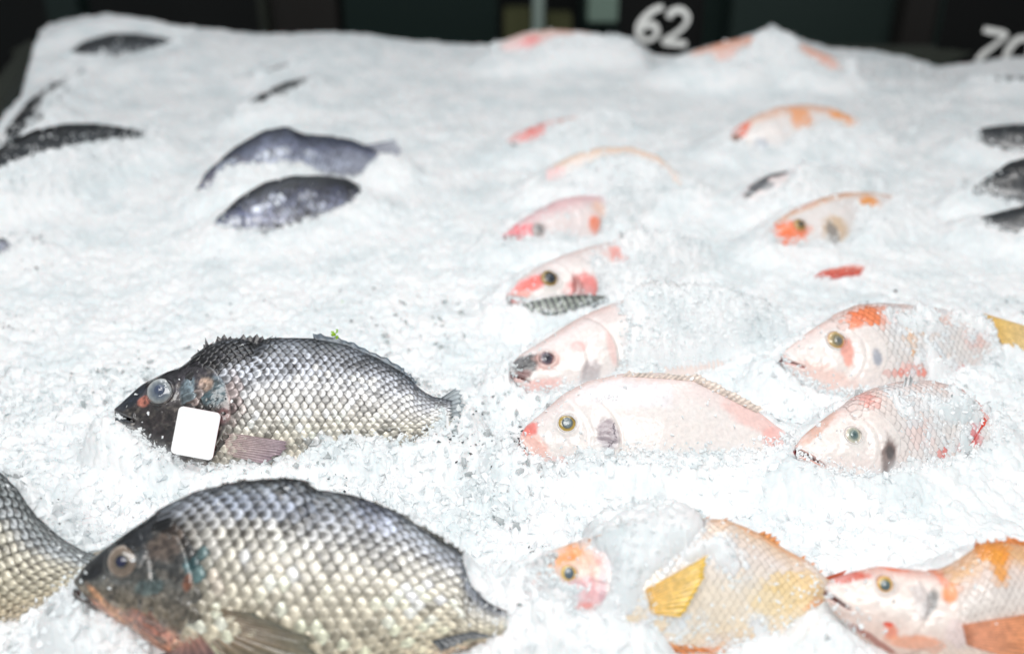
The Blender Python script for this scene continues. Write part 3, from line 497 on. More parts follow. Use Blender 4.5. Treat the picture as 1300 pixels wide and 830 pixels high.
# N
f = Fish((645, 376, .02), (900, 330, .004), 47, dorsal=[(645, 370), (656, 356), (680, 340), (710, 326), (740, 316), (800, 300), (860, 304), (900, 318)], hl=.36, hf=.95, frost=.1,
    vis=[[(640, 380), (645, 355), (690, 330), (740, 308), (790, 306), (800, 330), (770, 350), (768, 374), (730, 380), (690, 386), (655, 386)], [(780, 320), (800, 312), (806, 322), (790, 334)]], mouth=((0, -.01), (.06, -.04), .004))
specN = dict(grad=pale, mottle=.06, lips=(220, 150, 146), mouthcol=(70, 40, 44), patch=[(672, 362, 19, 9, 15, (238, 120, 112), .95), (740, 366, 20, 16, 0, (232, 138, 134), .9), (733, 366, 6, 14, 0, (120, 88, 84), .6), (792, 322, 20, 12, 0, (238, 150, 138), .8), (655, 378, 16, 5, 0, (236, 170, 160), .9)])
fN = f; build(f, 'fish', 'pink-nosed pale fish head with dark golden eye, above the striped grey fin', G2, specN, M_pale, 103, (130, 90), eyes=[dict(px=697, py=354, rp=9.5, bulge=.5, rings=[(0, (40, 40, 44)), (.6, (96, 80, 50)), (.85, (170, 140, 60)), (1, (214, 160, 130))], pup=[(0, (50, 60, 70)), (1, (30, 34, 40))], pr=.6)])
# O striped fin piece
f = Fish((660, 388, .012), (772, 378, .016), 47, dorsal=[(660, 385), (680, 380), (715, 375), (745, 374), (772, 376)], belly=[(660, 392), (680, 404), (710, 410), (740, 396), (772, 382)], thick=.8, disp=.1, hl=.02,
    vis=[[(660, 386), (690, 374), (750, 370), (770, 376), (766, 384), (740, 392), (712, 408), (680, 404), (664, 394)]])
build(f, 'fish', 'dark grey striped fish side showing between two pale heads', G1, dict(grad=[(-1, (70, 76, 92)), (0, (96, 104, 100)), (1, (60, 66, 64))], mottle=.3, stripes=(13, (160, 168, 156))), M_dark, 104, (120, 60))
# M
f = Fish((641, 300, .02), (850, 250, .0), 47, dorsal=[(641, 296), (655, 284), (680, 268), (705, 256), (735, 250), (765, 250), (800, 248), (850, 244)], hl=.46, hf=.95,
    vis=[[(636, 304), (645, 284), (690, 256), (730, 242), (765, 244), (772, 270), (762, 300), (744, 306), (700, 304), (670, 310), (645, 312)]], mouth=((0, -.01), (.05, -.03), .003))
fM = f; build(f, 'fish', 'shiny pink fish head with small orange mark behind the gill, third up the middle column', G2, dict(grad=[(-1, (244, 220, 216)), (.2, (240, 222, 220)), (.6, (240, 190, 192)), (1, (236, 158, 162))], mottle=.06, mouthcol=(150, 50, 60), patch=[(655, 300, 16, 12, 20, (240, 128, 134), .95), (757, 290, 9, 13, 0, (240, 138, 106), .9), (765, 268, 12, 12, 0, (246, 208, 190), .8)]), M_pale, 105, (110, 70),
    eyes=[dict(px=683, py=292, rp=6.5, bulge=.5, rings=[(0, (120, 120, 122)), (1, (190, 180, 176))], pup=[(0, (110, 112, 116)), (1, (150, 150, 150))])])
# L arc
f = Fish((680, 240, .015), (882, 242, .01), 46, dorsal=[(680, 234), (695, 214), (725, 198), (760, 188), (800, 187), (835, 198), (862, 222), (882, 236)], vis=[[(684, 232), (700, 204), (760, 180), (810, 180), (850, 200), (872, 236), (860, 242), (838, 214), (800, 200), (765, 202), (730, 222), (700, 236)]], disp=.5)
build(f, 'fish', 'pale fish with faint orange arched back, second up the middle column', G2, dict(grad=[(-1, (244, 226, 220)), (.5, (242, 226, 218)), (.75, (244, 206, 180)), (1, (242, 190, 146))], mottle=.05, patch=[(700, 222, 18, 12, 30, (242, 200, 198), .8), (857, 232, 8, 8, 0, (242, 186, 140), .8)]), M_pale, 106, (80, 50))
# K
f = Fish((636, 188, .012), (800, 160, .004), 46, dorsal=[(636, 184), (655, 170), (690, 156), (730, 148), (800, 150)], vis=[[(636, 188), (640, 174), (680, 154), (740, 144), (742, 154), (700, 164), (690, 178), (660, 188), (645, 190)]], disp=.5)
build(f, 'fish', 'small blurred pink fish head, top of the middle column', G2, dict(grad=[(-1, (240, 190, 186)), (1, (240, 168, 160))], mottle=.05, patch=[(675, 168, 20, 12, 20, (238, 140, 132), .9), (725, 152, 22, 8, 10, (244, 212, 204), .9)]), M_pale, 107, (70, 40),
    eyes=[dict(px=653, py=184, rp=3.5, rings=[(0, (60, 40, 40)), (1, (120, 80, 76))], pup=[(0, (30, 20, 20)), (1, (50, 40, 40))])])
# W
f = Fish((918, 186, .015), (1112, 168, .01), 46, dorsal=[(918, 182), (932, 164), (955, 148), (985, 137), (1020, 133), (1055, 137), (1085, 150), (1112, 162)], vis=[[(920, 186), (930, 158), (980, 130), (1030, 124), (1090, 144), (1102, 162), (1085, 168), (1058, 158), (1020, 168), (990, 190), (960, 196), (935, 186)]], disp=.6, hl=.34)
build(f, 'fish', 'white fish with bright orange edge along its arched back, top of the right column', G2, dict(grad=[(-1, (240, 232, 228)), (.45, (240, 230, 226)), (.7, (242, 190, 160)), (1, (240, 160, 116))], mottle=.05, patch=[(940, 165, 14, 8, 40, (240, 122, 92), .9), (967, 186, 8, 8, 0, (176, 182, 192), .9), (1018, 150, 14, 18, -20, (244, 168, 116), .8), (1068, 150, 16, 12, -25, (244, 170, 112), .9)]), M_pale, 108, (100, 60),
    eyes=[dict(px=934, py=176, rp=5, rings=[(0, (90, 70, 60)), (1, (180, 130, 110))], pup=[(0, (60, 50, 44)), (1, (80, 60, 50))])])
# X
f = Fish((932, 256, .012), (1120, 246, .0), 46, dorsal=[(932, 254), (950, 236), (975, 222), (1000, 217), (1050, 222), (1120, 232)], vis=[[(934, 258), (940, 240), (955, 222), (975, 210), (1004, 208), (1008, 222), (994, 240), (970, 252), (950, 262)]], disp=.44)
build(f, 'fish', 'white fish head with a black stripe down its brow, second in the right column', G2, dict(grad=[(-1, (242, 226, 220)), (.6, (238, 220, 218)), (1, (238, 200, 200))], mottle=.04, patch=[(964, 233, 30, 5.5, 36, (44, 46, 52), .97), (988, 221, 16, 4, 12, (60, 50, 54), .95), (975, 236, 9, 5, 20, (110, 116, 120), .8)]), M_pale, 109, (110, 70))
# Y
f = Fish((974, 302, .018), (1148, 262, .01), 46, dorsal=[(974, 296), (985, 280), (1010, 264), (1040, 252), (1070, 245), (1105, 244), (1148, 252)], vis=[[(974, 302), (976, 286), (1005, 262), (1060, 238), (1140, 242), (1136, 262), (1112, 270), (1095, 264), (1085, 300), (1062, 318), (1040, 310), (1010, 318), (990, 320)]], disp=.6, hl=.5)
build(f, 'fish', 'white fish with bright orange snout and back fin, third in the right column', G2, dict(grad=[(-1, (240, 230, 226)), (.6, (240, 230, 226)), (.8, (240, 170, 120)), (1, (238, 140, 80))], mottle=.05, patch=[(996, 296, 22, 13, -10, (242, 130, 84), .95), (992, 310, 10, 8, -60, (240, 128, 90), .9), (1062, 292, 14, 14, 0, (214, 190, 164), .9), (1058, 300, 6, 14, 0, (130, 128, 128), .8), (1105, 260, 14, 10, 0, (242, 160, 70), .95), (1020, 258, 20, 6, 20, (240, 200, 190), .8)]), M_pale, 110, (110, 70),
    eyes=[dict(px=1015, py=286, rp=6.5, rings=[(0, (60, 60, 50)), (.6, (150, 120, 50)), (1, (220, 170, 110))], pup=[(0, (60, 66, 60)), (1, (50, 50, 40))])])
# Z fin tip
f = Fish((1028, 352, .0), (1104, 344, .0), 46, dorsal=[(1028, 349), (1050, 342), (1080, 335), (1104, 338)], belly=[(1028, 354), (1060, 358), (1104, 350)], thick=.6, disp=.0, vis=[[(1030, 350), (1050, 340), (1080, 332), (1096, 336), (1098, 350), (1060, 356), (1040, 356)]])
build(f, 'fish', 'red fin of a buried fish, alone in the ice under the orange-snouted one', G2, dict(grad=[(-1, (236, 110, 96)), (1, (240, 140, 120))], mottle=.4), M_pale, 111, (50, 30),
    fins=[dict(name='fin', base=[(1034, 352), (1060, 354), (1090, 352)], tip=[(1044, 343), (1068, 338), (1096, 336)], n=9, cols=((232, 96, 82), (240, 128, 108)), lift=.01, tl=.02, jag=.4)])
# R
f = Fish((992, 456, .03), (1262, 440, .012), 48, dorsal=[(992, 450), (1005, 438), (1030, 418), (1060, 400), (1085, 389), (1115, 386), (1150, 388), (1190, 392), (1225, 400), (1262, 415)], belly=[(991, 462), (1010, 485), (1050, 505), (1100, 520), (1180, 515), (1262, 470)], hl=.42, frost=.0,
    vis=[[(986, 458), (988, 440), (1030, 408), (1080, 378), (1150, 378), (1200, 385), (1262, 400), (1310, 410), (1310, 480), (1262, 440), (1242, 466), (1215, 472), (1170, 484), (1120, 496), (1075, 500), (1040, 500), (1012, 484), (995, 470)]], mouth=((0, -.005), (.075, -.05), .003))
specR = dict(grad=[(-1, (240, 214, 206)), (0, (240, 230, 224)), (.7, (238, 222, 216)), (1, (240, 196, 184))], mottle=.08, lips=(226, 170, 162), mouthcol=(176, 90, 84), patch=[(1110, 401, 28, 13, 0, (240, 140, 96), .95), (1085, 408, 14, 8, 30, (240, 140, 104), .9), (1075, 446, 7, 18, 0, (240, 168, 152), .8), (1150, 430, 8, 22, 0, (244, 186, 130), .8), (1172, 425, 8, 12, 0, (244, 200, 160), .7), (1112, 455, 6, 10, 0, (168, 172, 182), .85), (1152, 472, 26, 6, 0, (238, 132, 112), .85), (1190, 461, 16, 8, 10, (242, 180, 140), .85), (1216, 468, 8, 4, 0, (226, 90, 60), .95), (1200, 400, 40, 14, 0, (238, 200, 188), .8), (1235, 430, 20, 14, 0, (238, 204, 196), .8), (1040, 480, 40, 16, -25, (238, 206, 196), .7)])
build(f, 'fish', 'white fish with orange crown and yellow tail fin at the right edge', G2, specR, M_pale, 112, (150, 100),
    eyes=[dict(px=1061, py=432, rp=10.5, bulge=.35, rings=[(0, (110, 116, 110)), (.5, (150, 138, 104)), (.8, (200, 170, 110)), (1, (226, 180, 150))], pup=[(0, (90, 100, 106)), (1, (140, 134, 110))], pr=.5, dx=.1, dy=-.1)],
    fins=[dict(name='tail_fin', base=[(1246, 398), (1252, 412)], tip=[(1330, 425), (1322, 500)], n=12, cols=((255, 206, 104), (255, 226, 172)), lift=.006, tl=.02, jag=.2),
          dict(name='pectoral_fin', base=[(1118, 462), (1120, 476)], tip=[(1185, 480), (1165, 494)], n=8, cols=((240, 208, 200), (240, 214, 206)), lift=.002, tl=.004)],
    sc_=dict(smat=M_scaleP, relief=.45, mark=lambda s, q: .06+0*s, cols=22, rows=22))
# S
f = Fish((1010, 572, .028), (1275, 552, .01), 48, dorsal=[(1010, 566), (1020, 552), (1050, 528), (1080, 507), (1105, 495), (1140, 486), (1180, 484), (1215, 492), (1240, 510), (1262, 530), (1275, 540)], belly=[(1010, 580), (1030, 598), (1080, 620), (1160, 630), (1275, 575)], hl=.42, frost=.0,
    vis=[[(1003, 576), (1006, 555), (1050, 518), (1100, 484), (1180, 474), (1230, 488), (1254, 520), (1256, 560), (1235, 572), (1205, 580), (1180, 585), (1150, 592), (1120, 604), (1080, 604), (1040, 598), (1015, 586)]], mouth=((-.002, -.004), (.10, -.075), .010))
specS = dict(grad=[(-1, (240, 212, 204)), (0, (240, 230, 224)), (.7, (240, 220, 212)), (1, (238, 190, 178))], mottle=.08, lips=(232, 176, 164), mouthcol=(150, 34, 38), patch=[(1040, 540, 34, 6, 38, (212, 168, 150), .8), (1098, 508, 10, 10, 0, (238, 168, 158), .8), (1127, 580, 9, 22, -12, (128, 112, 108), .95), (1128, 574, 5, 8, 0, (70, 66, 66), .8), (1236, 548, 9, 18, -30, (224, 62, 34), .95), (1220, 495, 24, 5, -25, (232, 120, 96), .9), (1243, 515, 5, 20, 0, (226, 110, 90), .8), (1192, 578, 8, 5, 30, (228, 84, 50), .95), (1214, 566, 10, 4, 0, (230, 130, 120), .8), (1165, 550, 20, 20, 0, (238, 212, 206), .7)])
build(f, 'fish', 'white fish with open red mouth and red-tipped tail, right of centre', G2, specS, M_pale, 113, (150, 100),
    eyes=[dict(px=1083, py=552, rp=9.5, bulge=.3, rings=[(0, (90, 110, 110)), (.5, (150, 160, 150)), (.8, (206, 204, 186)), (1, (226, 196, 180))], pup=[(0, (60, 84, 90)), (1, (120, 140, 134))], pr=.5)],
    fins=[dict(name='tail_fin', base=[(1236, 558), (1248, 530)], tip=[(1228, 566), (1252, 536)], n=6, cols=((222, 56, 30), (228, 80, 50)), lift=.006, tl=.004, jag=.4)],
    sc_=dict(smat=M_scaleP, relief=.45, mark=lambda s, q: .06+0*s, cols=22, rows=22))
# T orange body, bottom
f = Fish((668, 738, .043), (1062, 762, .022), 49, dorsal=[(668, 732), (678, 714), (700, 698), (735, 686), (770, 676), (820, 664), (870, 658), (920, 660), (960, 676), (1000, 700), (1030, 716), (1048, 735), (1062, 742)],
    belly=[(668, 745), (690, 775), (740, 810), (800, 828), (880, 836), (960, 826), (1020, 805), (1062, 785)], hl=.29, frost=.3,
    vis=[[(690, 728), (692, 705), (715, 684), (742, 682), (768, 702), (776, 730), (772, 760), (750, 780), (728, 774), (728, 752), (706, 744)], [(668, 735), (675, 722), (690, 722), (694, 744), (680, 752), (670, 748)],
         [(872, 700), (886, 672), (905, 648), (950, 656), (1010, 690), (1050, 712), (1075, 740), (1075, 790), (1030, 800), (1000, 800), (960, 806), (930, 812), (900, 836), (800, 836), (796, 800), (808, 775), (822, 742), (850, 715)]], mouth=((0, -.005), (.05, -.04), .003))
for s_ in np.linspace(.29, .52, 12):      # ice heaped over the buried shoulder, behind it and in front of it
    c = f.P(s_, f.t(s_), 0)
    for dy, dz in ((.0, -.003), (.014, -.005), (.032, -.014)): f.ctl.append((c[0], c[1]+dy, c[2]+dz))
    if s_ < .37:
        for t_, dy, dz in ((.13, -.008, .004), (.06, -.012, .002), (-.03, -.016, -.004)):
            c = f.P(s_, t_, float(f.T(s_, t_))); f.ctl += [(c[0], c[1]+dy, c[2]+dz)]
specT = dict(white=.1, grad=[(-1, (244, 190, 150)), (-.6, (246, 224, 192)), (0, (246, 232, 212)), (.6, (244, 228, 218)), (.88, (242, 208, 176)), (1, (240, 160, 90))], head=[(-1, (240, 190, 180)), (0, (242, 212, 204)), (.5, (244, 206, 184)), (1, (240, 180, 140))], mottle=.07, mouthcol=(160, 80, 80),
    patch=[(722, 702, 26, 9, 30, (240, 160, 100), .95), (700, 708, 10, 5, 40, (60, 50, 48), .9), (745, 752, 22, 20, -10, (232, 178, 182), .8), (765, 745, 5, 24, 0, (200, 150, 160), .7), (735, 770, 20, 5, 10, (238, 130, 116), .85), (765, 712, 8, 16, 30, (238, 160, 150), .8), (820, 810, 20, 14, 0, (240, 180, 150), .8), (1010, 745, 40, 22, 0, (246, 216, 160), .8), (880, 825, 60, 6, 0, (242, 160, 100), .9), (1040, 775, 24, 14, 0, (240, 170, 120), .85), (985, 760, 40, 26, 0, (246, 222, 176), .7)])
build(f, 'fish', 'cream fish with yellow side fin and orange-capped head, bottom centre', G2, specT, M_pale, 114, (200, 120),
    eyes=[dict(px=722, py=727, rp=10.5, bulge=.4, rings=[(0, (80, 92, 96)), (.5, (120, 122, 110)), (.62, (226, 190, 90)), (.9, (240, 206, 140)), (1, (244, 200, 160))], pup=[(0, (70, 90, 104)), (1, (96, 112, 120))], pr=.6, psq=1.2)],
    fins=[dict(name='tail_fin', base=[(1036, 738), (1040, 788)], tip=[(1078, 722), (1082, 800)], n=9, cols=((226, 120, 70), (212, 84, 42)), lift=None, tl=.0, jag=.2), dict(name='pectoral_fin', base=[(818, 748), (826, 778)], tip=[(898, 702), (890, 735), (862, 782)], n=11, cols=((250, 196, 92), (252, 206, 84)), lift=.006, tl=.03, jag=.08),
          dict(name='dorsal_fin', base=[(880, 668), (940, 676), (990, 704), (1040, 732)], tip=[(905, 652), (955, 662), (1005, 690), (1048, 718)], n=22, cols=((242, 190, 130), (238, 150, 80)), lift=.001, tl=.0, jag=.6),
          dict(name='anal_fin', base=[(800, 800), (830, 812), (890, 820)], tip=[(805, 818), (850, 830), (905, 828)], n=9, cols=((242, 170, 110), (238, 140, 80)), lift=.004, tl=.01, jag=.2)],
    sc_=dict(smat=M_scaleP, relief=.45, mark=lambda s, q: .06+.04*ss(0, -.5, q), cols=28, rows=28))
# V bottom right
f = Fish((1048, 752, .045), (1440, 790, .03), 50, dorsal=[(1048, 744), (1056, 734), (1080, 726), (1115, 718), (1150, 722), (1190, 724), (1215, 712), (1245, 690), (1280, 690), (1330, 700), (1440, 752)],
    belly=[(1048, 760), (1060, 780), (1090, 808), (1130, 832), (1180, 846), (1280, 850), (1440, 810)], hl=.40,
    vis=[[(1040, 750), (1044, 730), (1100, 705), (1160, 708), (1200, 712), (1240, 670), (1340, 670), (1340, 900), (1100, 900), (1070, 800), (1046, 775)]], mouth=((-.002, -.004), (.07, -.045), .006))
specV = dict(grad=[(-1, (240, 190, 160)), (-.3, (236, 222, 210)), (.3, (234, 222, 214)), (.62, (236, 206, 190)), (.8, (238, 168, 96)), (1, (236, 150, 76))], head=[(-1, (230, 196, 180)), (0, (242, 228, 220)), (.7, (242, 226, 218)), (1, (236, 170, 150))], mottle=.10, lips=(238, 206, 196), mouthcol=(136, 38, 30),
    patch=[(1075, 732, 26, 7, 12, (206, 84, 58), .9), (1133, 719, 24, 5, 0, (238, 130, 96), .9), (1180, 766, 8, 17, -25, (128, 128, 128), .9), (1170, 762, 10, 22, 0, (200, 192, 190), .7), (1205, 752, 9, 14, -30, (240, 150, 90), .8), (1195, 735, 5, 14, 20, (238, 150, 120), .8), (1132, 802, 8, 10, 0, (232, 150, 128), .85), (1128, 792, 6, 3, 0, (222, 90, 70), .9), (1160, 815, 34, 9, 0, (232, 168, 140), .8), (1134, 763, 2.2, 2.2, 0, (60, 50, 52), .9), (1258, 700, 24, 14, 10, (238, 156, 80), .9), (1264, 722, 10, 22, 0, (238, 166, 90), .85), (1110, 812, 40, 4, -28, (150, 80, 66), .8), (1212, 803, 14, 16, 0, (244, 226, 222), .9)])
build(f, 'fish', 'white fish head with dark-red lips and orange side fin in the bottom right corner', G2, specV, M_pale, 115, (200, 130),
    eyes=[dict(px=1123, py=741, rp=11, bulge=.4, rings=[(0, (80, 92, 90)), (.5, (150, 140, 90)), (.75, (226, 180, 80)), (.95, (236, 180, 140)), (1, (238, 190, 170))], pup=[(0, (70, 90, 96)), (1, (100, 116, 116))], pr=.58, dy=-.15)],
    fins=[dict(name='pectoral_fin', base=[(1220, 792), (1226, 818)], tip=[(1345, 770), (1360, 800), (1330, 850)], n=12, cols=((250, 172, 136), (250, 160, 96)), lift=.008, tl=.03, jag=.08),
          dict(name='dorsal_fin', base=[(1238, 700), (1290, 692), (1350, 706)], tip=[(1240, 682), (1275, 678), (1355, 688)], n=16, cols=((238, 150, 80), (236, 140, 66)), lift=.001, tl=.0, jag=.5)],
    sc_=dict(smat=M_scaleP, relief=.45, mark=lambda s, q: .10+0*s, cols=28, rows=28))
# back row
f = Fish((622, 68, .03), (800, 62, .03), 44, dorsal=[(622, 64), (640, 52), (665, 43), (700, 39), (740, 41), (775, 48), (800, 58)], vis=[[(628, 70), (640, 48), (700, 32), (782, 44), (784, 50), (740, 47), (704, 50), (680, 62), (650, 72)]], disp=.3, back=.001)
build(f, 'fish', 'pink arched fish back on the far rim of the ice, left of the 62 card', G2, dict(grad=[(-1, (240, 200, 196)), (.4, (240, 186, 180)), (1, (240, 168, 130))], mottle=.05, patch=[(672, 54, 16, 8, 30, (240, 150, 146), .9)]), M_pale, 116, (60, 40))
f = Fish((858, 82, .03), (1085, 92, .02), 44, dorsal=[(858, 78), (880, 66), (920, 54), (960, 46), (1000, 50), (1040, 66), (1085, 86)], vis=[[(860, 78), (900, 54), (950, 42), (962, 44), (950, 62), (925, 78), (915, 82), (900, 72), (872, 76)], [(1010, 48), (1064, 68), (1072, 92), (1058, 96), (1040, 84), (1012, 68)]], disp=.3, back=.001)
build(f, 'fish', 'orange fish back on the far rim topped by an ice lump, right of 62', G2, dict(grad=[(-1, (244, 214, 206)), (.3, (240, 180, 160)), (.7, (238, 142, 100)), (1, (236, 128, 80))], mottle=.05, patch=[(935, 70, 26, 8, 25, (242, 190, 176), .8), (1045, 84, 20, 10, -20, (240, 190, 176), .8)]), M_pale, 117, (60, 40))

# ------------------------------------------------------------------ ice bed
sky_px = [(-200, 40), (60, 34), (100, 24), (135, 22), (180, 28), (230, 37), (300, 45), (345, 48), (420, 44), (470, 48), (520, 55), (560, 58), (620, 62), (650, 56), (700, 46), (780, 52), (805, 52), (830, 72), (860, 76), (900, 64), (950, 50), (985, 36), (1010, 50), (1060, 66), (1110, 68), (1160, 78), (1200, 90), (1240, 84), (1300, 76), (1500, 70)]
YR = 2.08
SK = np.array([[on_y(a, b, YR)[0], on_y(a, b, YR)[2]] for a, b in sky_px])
e1, e2 = on_z(0, 132, .0), on_z(72, 30, .0); EK = (e2[0]-e1[0])/(e2[1]-e1[1])
def xleft(y): return e1[0]+EK*(y-e1[1])
CT = np.array([c for f in ALL for c in f.ctl])
def terrain_base(x, y):
    r = np.interp(x, SK[:, 0], SK[:, 1]); k = ss(1.72, 2.05, y); z = r*k
    z = z+.008*fbm(x*7+3, y*7, 1, 3)*(1-.8*k)
    num = z*.35; den = np.full_like(z, .35); sg = .014+.016*np.clip(y-.5, 0, 1.5)
    for cx, cy_, cz in CT:
        s0 = .016+.014*max(0, cy_-.6); m = (np.abs(x-cx) < 4*s0) & (np.abs(y-cy_) < 4*s0)
        if m.any():
            w_ = np.exp(-((x[m]-cx)**2+(y[m]-cy_)**2)/s0**2)*1.2; num[m] += w_*cz; den[m] += w_
    return num/den
NU, NV = 980, 700
u = np.linspace(-1, 1, NU); u = np.sign(u)*np.abs(u)**1.12; yv = .25*np.exp(np.linspace(0, math.log(2.3/.25), NV))
Y, U = np.meshgrid(yv, u, indexing='ij'); X = U*(.66*Y+.16)
def terrain_parts():
    Z = terrain_base(X, Y); VIS = np.full(X.shape, -1.)
    SURF = np.full(X.shape, -9.)
    far = np.clip((Y-.8)/1.2, 0, 1)
    lump = .0035*fbm(X*45, Y*45, 20, 3)*(1-.2*far)+(1-.5*far)*(1-.2*ss(-.02, .10, X))*(.0034*facets(X*85+.3*fbm(X*60, Y*60, 7), Y*85, 31)+.0012*facets(X*190, Y*190, 41))
    for f in ALL:
        c = f.P(.5, 0, 0); m = (np.abs(X-c[0]) < f.L*.75) & (np.abs(Y-c[1]) < f.L*.55)
        x, y = X[m], Y[m]; z, s, t = f.foot(x, y); a, b = f.t(np.clip(s, 0, 1)), f.b(np.clip(s, 0, 1))
        onb = (s > -.005) & (s < 1.01) & (t < a) & (t > b); ins = f.inside(s, t)
        # cover of ice over the buried part, hollow under the visible part
        cov = z+.0035+.005*ss(0, -.008, ins)
        zz = Z[m]; lp = lump[m]
        hid = onb & (ins < 0); zz = np.where(hid, np.maximum(zz, cov), zz)
        sh = onb & (ins >= 0); tgt = z-.012*ss(-.0005, .004, ins); k = ss(0, .003, ins)
        zz = np.where(sh, np.minimum(zz, z*(1-k)+tgt*k+.0), zz)
        Z[m] = zz; vv = VIS[m]; VIS[m] = np.where(onb, np.maximum(vv, ins), vv); sf = SURF[m]; SURF[m] = np.where(sh, np.maximum(sf, z), sf)
        # snout / outside the body but inside the opening: keep low
        out = (~onb) & (ins > .001) & (s < 0); zz = Z[m]; Z[m] = np.where(out, zz-.006*ss(0, .01, ins), zz)
    damp = ss(.012, 0, np.maximum(VIS, -0.0))
    return Z+lump*(.25+.75*ss(.003, -.006, VIS)), VIS, SURF
Z, VIS, SURF = terrain_parts()
XL = xleft(Y); over = ss(.03, -.012, X-XL+.01*fbm(X*20, Y*20, 60)); Z = Z-.09*over
Z = Z-.10*ss(2.11, 2.17, Y+.01*fbm(X*20, Y*20, 61)); 
F = gridf(NV, NU)[:, ::-1]; keep = (X-XL > -.03).ravel(); F = F[keep[F].all(1)]
ice = mesh('ice_bed', np.stack([X, Y, Z], -1).reshape(-1, 3), F, M_ice); tag(ice, kind='structure')
def sample(x, y, A):
    uu = x/(.66*y+.16); ui = np.sign(uu)*np.abs(uu)**(1/1.12); fi = (ui+1)/2*(NU-1); fj = np.log(y/.25)/math.log(2.3/.25)*(NV-1)
    i = np.clip(fi.astype(int), 0, NU-2); j = np.clip(fj.astype(int), 0, NV-2); return A[j, i]
# loose crystals
def templates():
    import bmesh; T = []
    for k in range(14):
        bm = bmesh.new(); n = random.choice((7, 8, 9))
        for _ in range(n):
            v = Vector((random.gauss(0, 1), random.gauss(0, 1), random.gauss(0, 1))).normalized()*random.uniform(.75, 1); v.x *= random.uniform(.8, 1.3); v.z *= random.uniform(.5, .8); bm.verts.new(v)
        r = bmesh.ops.convex_hull(bm, input=bm.verts[:]); bmesh.ops.delete(bm, geom=[v for v in bm.verts if not v.link_faces], context='VERTS'); bmesh.ops.triangulate(bm, faces=bm.faces[:])
        bm.verts.index_update(); T.append((np.array([v.co[:] for v in bm.verts]), np.array([[v.index for v in f_.verts] for f_ in bm.faces]))); bm.free()
    return T
TPL = templates()
def crystals(name, x, y, z, size, mat, kind='stuff', col=None, flat=1.):
    n = len(x); q = RNG.normal(size=(n, 4)); q /= np.linalg.norm(q, axis=1)[:, None]; a, b, c, d = q.T
    R = np.stack([1-2*(c*c+d*d), 2*(b*c-a*d), 2*(b*d+a*c), 2*(b*c+a*d), 1-2*(b*b+d*d), 2*(c*d-a*b), 2*(b*d-a*c), 2*(c*d+a*b), 1-2*(b*b+c*c)], 1).reshape(-1, 3, 3)
    Vs, Fs, off = [], [], 0; pick = RNG.integers(0, len(TPL), n)
    for k, (tv, tf) in enumerate(TPL):
        I = np.where(pick == k)[0]
        if not len(I): continue
        V = np.einsum('nij,vj->nvi', R[I], tv)*size[I][:, None, None]*np.array([1, 1, flat])+np.stack([x[I], y[I], z[I]], -1)[:, None]
        Vs.append(V.reshape(-1, 3)); Fs.append((tf[None]+(np.arange(len(I))*len(tv))[:, None, None]).reshape(-1, 3)+off); off += len(I)*len(tv)
    o = mesh(name, np.concatenate(Vs), np.concatenate(Fs), mat, smooth=False); o['kind'] = kind; return o
def scatter(n, y0, y1, s0, s1, keepf):
    y = y0+(y1-y0)*RNG.random(n); x = (RNG.random(n)*2-1)*(.58*y+.12); v = sample(x, y, VIS); k = keepf(v, x, y)&(x > xleft(y)+.01); x, y, v = x[k], y[k], v[k]
    z = sample(x, y, Z); size = s0+(s1-s0)*RNG.random(len(x))**2.2; return x, y, z+size*.1, size
c1 = scatter(24000, .40, .80, .0014, .0062, lambda v, x, y: (v < -.0) & (RNG.random(len(x)) < .35*(x < .05)+.6*ss(-.25, .3, fbm(x*9, y*9, 71))*(1-.5*ss(-.02, .08, x))))
c2 = scatter(12000, .80, 1.3, .0012, .004, lambda v, x, y: (v < -.001) & (RNG.random(len(x)) < .3+.6*ss(-.1, .4, fbm(x*8, y*8, 72))))
c3 = scatter(4500, 1.3, 2.1, .002, .005, lambda v, x, y: (v < -.004))
crystals('ice_crystals', *[np.concatenate([a, b, c]) for a, b, c in zip(c1, c2, c3)], M_chunk)
# crumbs along the waterline and on the skins
cx, cy2, cz2, cs2 = [], [], [], []; ex = []
for f in ALL:
    n = int(f.L*f.L*.42/(.0011**2)/max(1, f.O[1])**1.5); s = RNG.random(n); a, b = f.t(s), f.b(s); t = b+(a-b)*RNG.random(n)
    ins = f.inside(s, t); dorsal = (a-t)*f.L; pr = np.exp(-np.abs(ins)/(.0028*max(1, f.O[1])))*np.where((dorsal < .006) & (ins > 0), .15, 1)+.004*(ins > 0)
    if f.disp < .45: pr = pr*.3
    if 'white' not in f.spec: pr = np.where((ins > .001) & (s < f.hl), pr*.35, pr)
    k = (RNG.random(n) < pr) & (ins > -.006); kk = (RNG.random(n) < .09) & (ins < -.002); BX = f.P(s[kk], t[kk], f.T(s[kk], t[kk])); ex.append(BX[:, :2]); s, t = s[k], t[k]
    W = f.P(s, t, f.T(s, t)); far = max(1, f.O[1]*1.0); cx.append(W[:, 0]); cy2.append(W[:, 1]); cz2.append(W[:, 2]+.0006); cs2.append((.0006+.0026*RNG.random(len(s))**2.2)*far)
E = np.concatenate(ex); E = E[(np.abs(E[:, 0]) < .64*E[:, 1]+.1) & (E[:, 1] > .3) & (E[:, 1] < 2.1) & (E[:, 0] > xleft(E[:, 1])+.01)]; E = E[sample(E[:, 0], E[:, 1], VIS) < 0]; es = (.0012+.0026*RNG.random(len(E))**2.2)*np.clip(E[:, 1]*1.1, 1, 2)
cx.append(E[:, 0]); cy2.append(E[:, 1]); cz2.append(sample(E[:, 0], E[:, 1], Z)+es*.1); cs2.append(es)
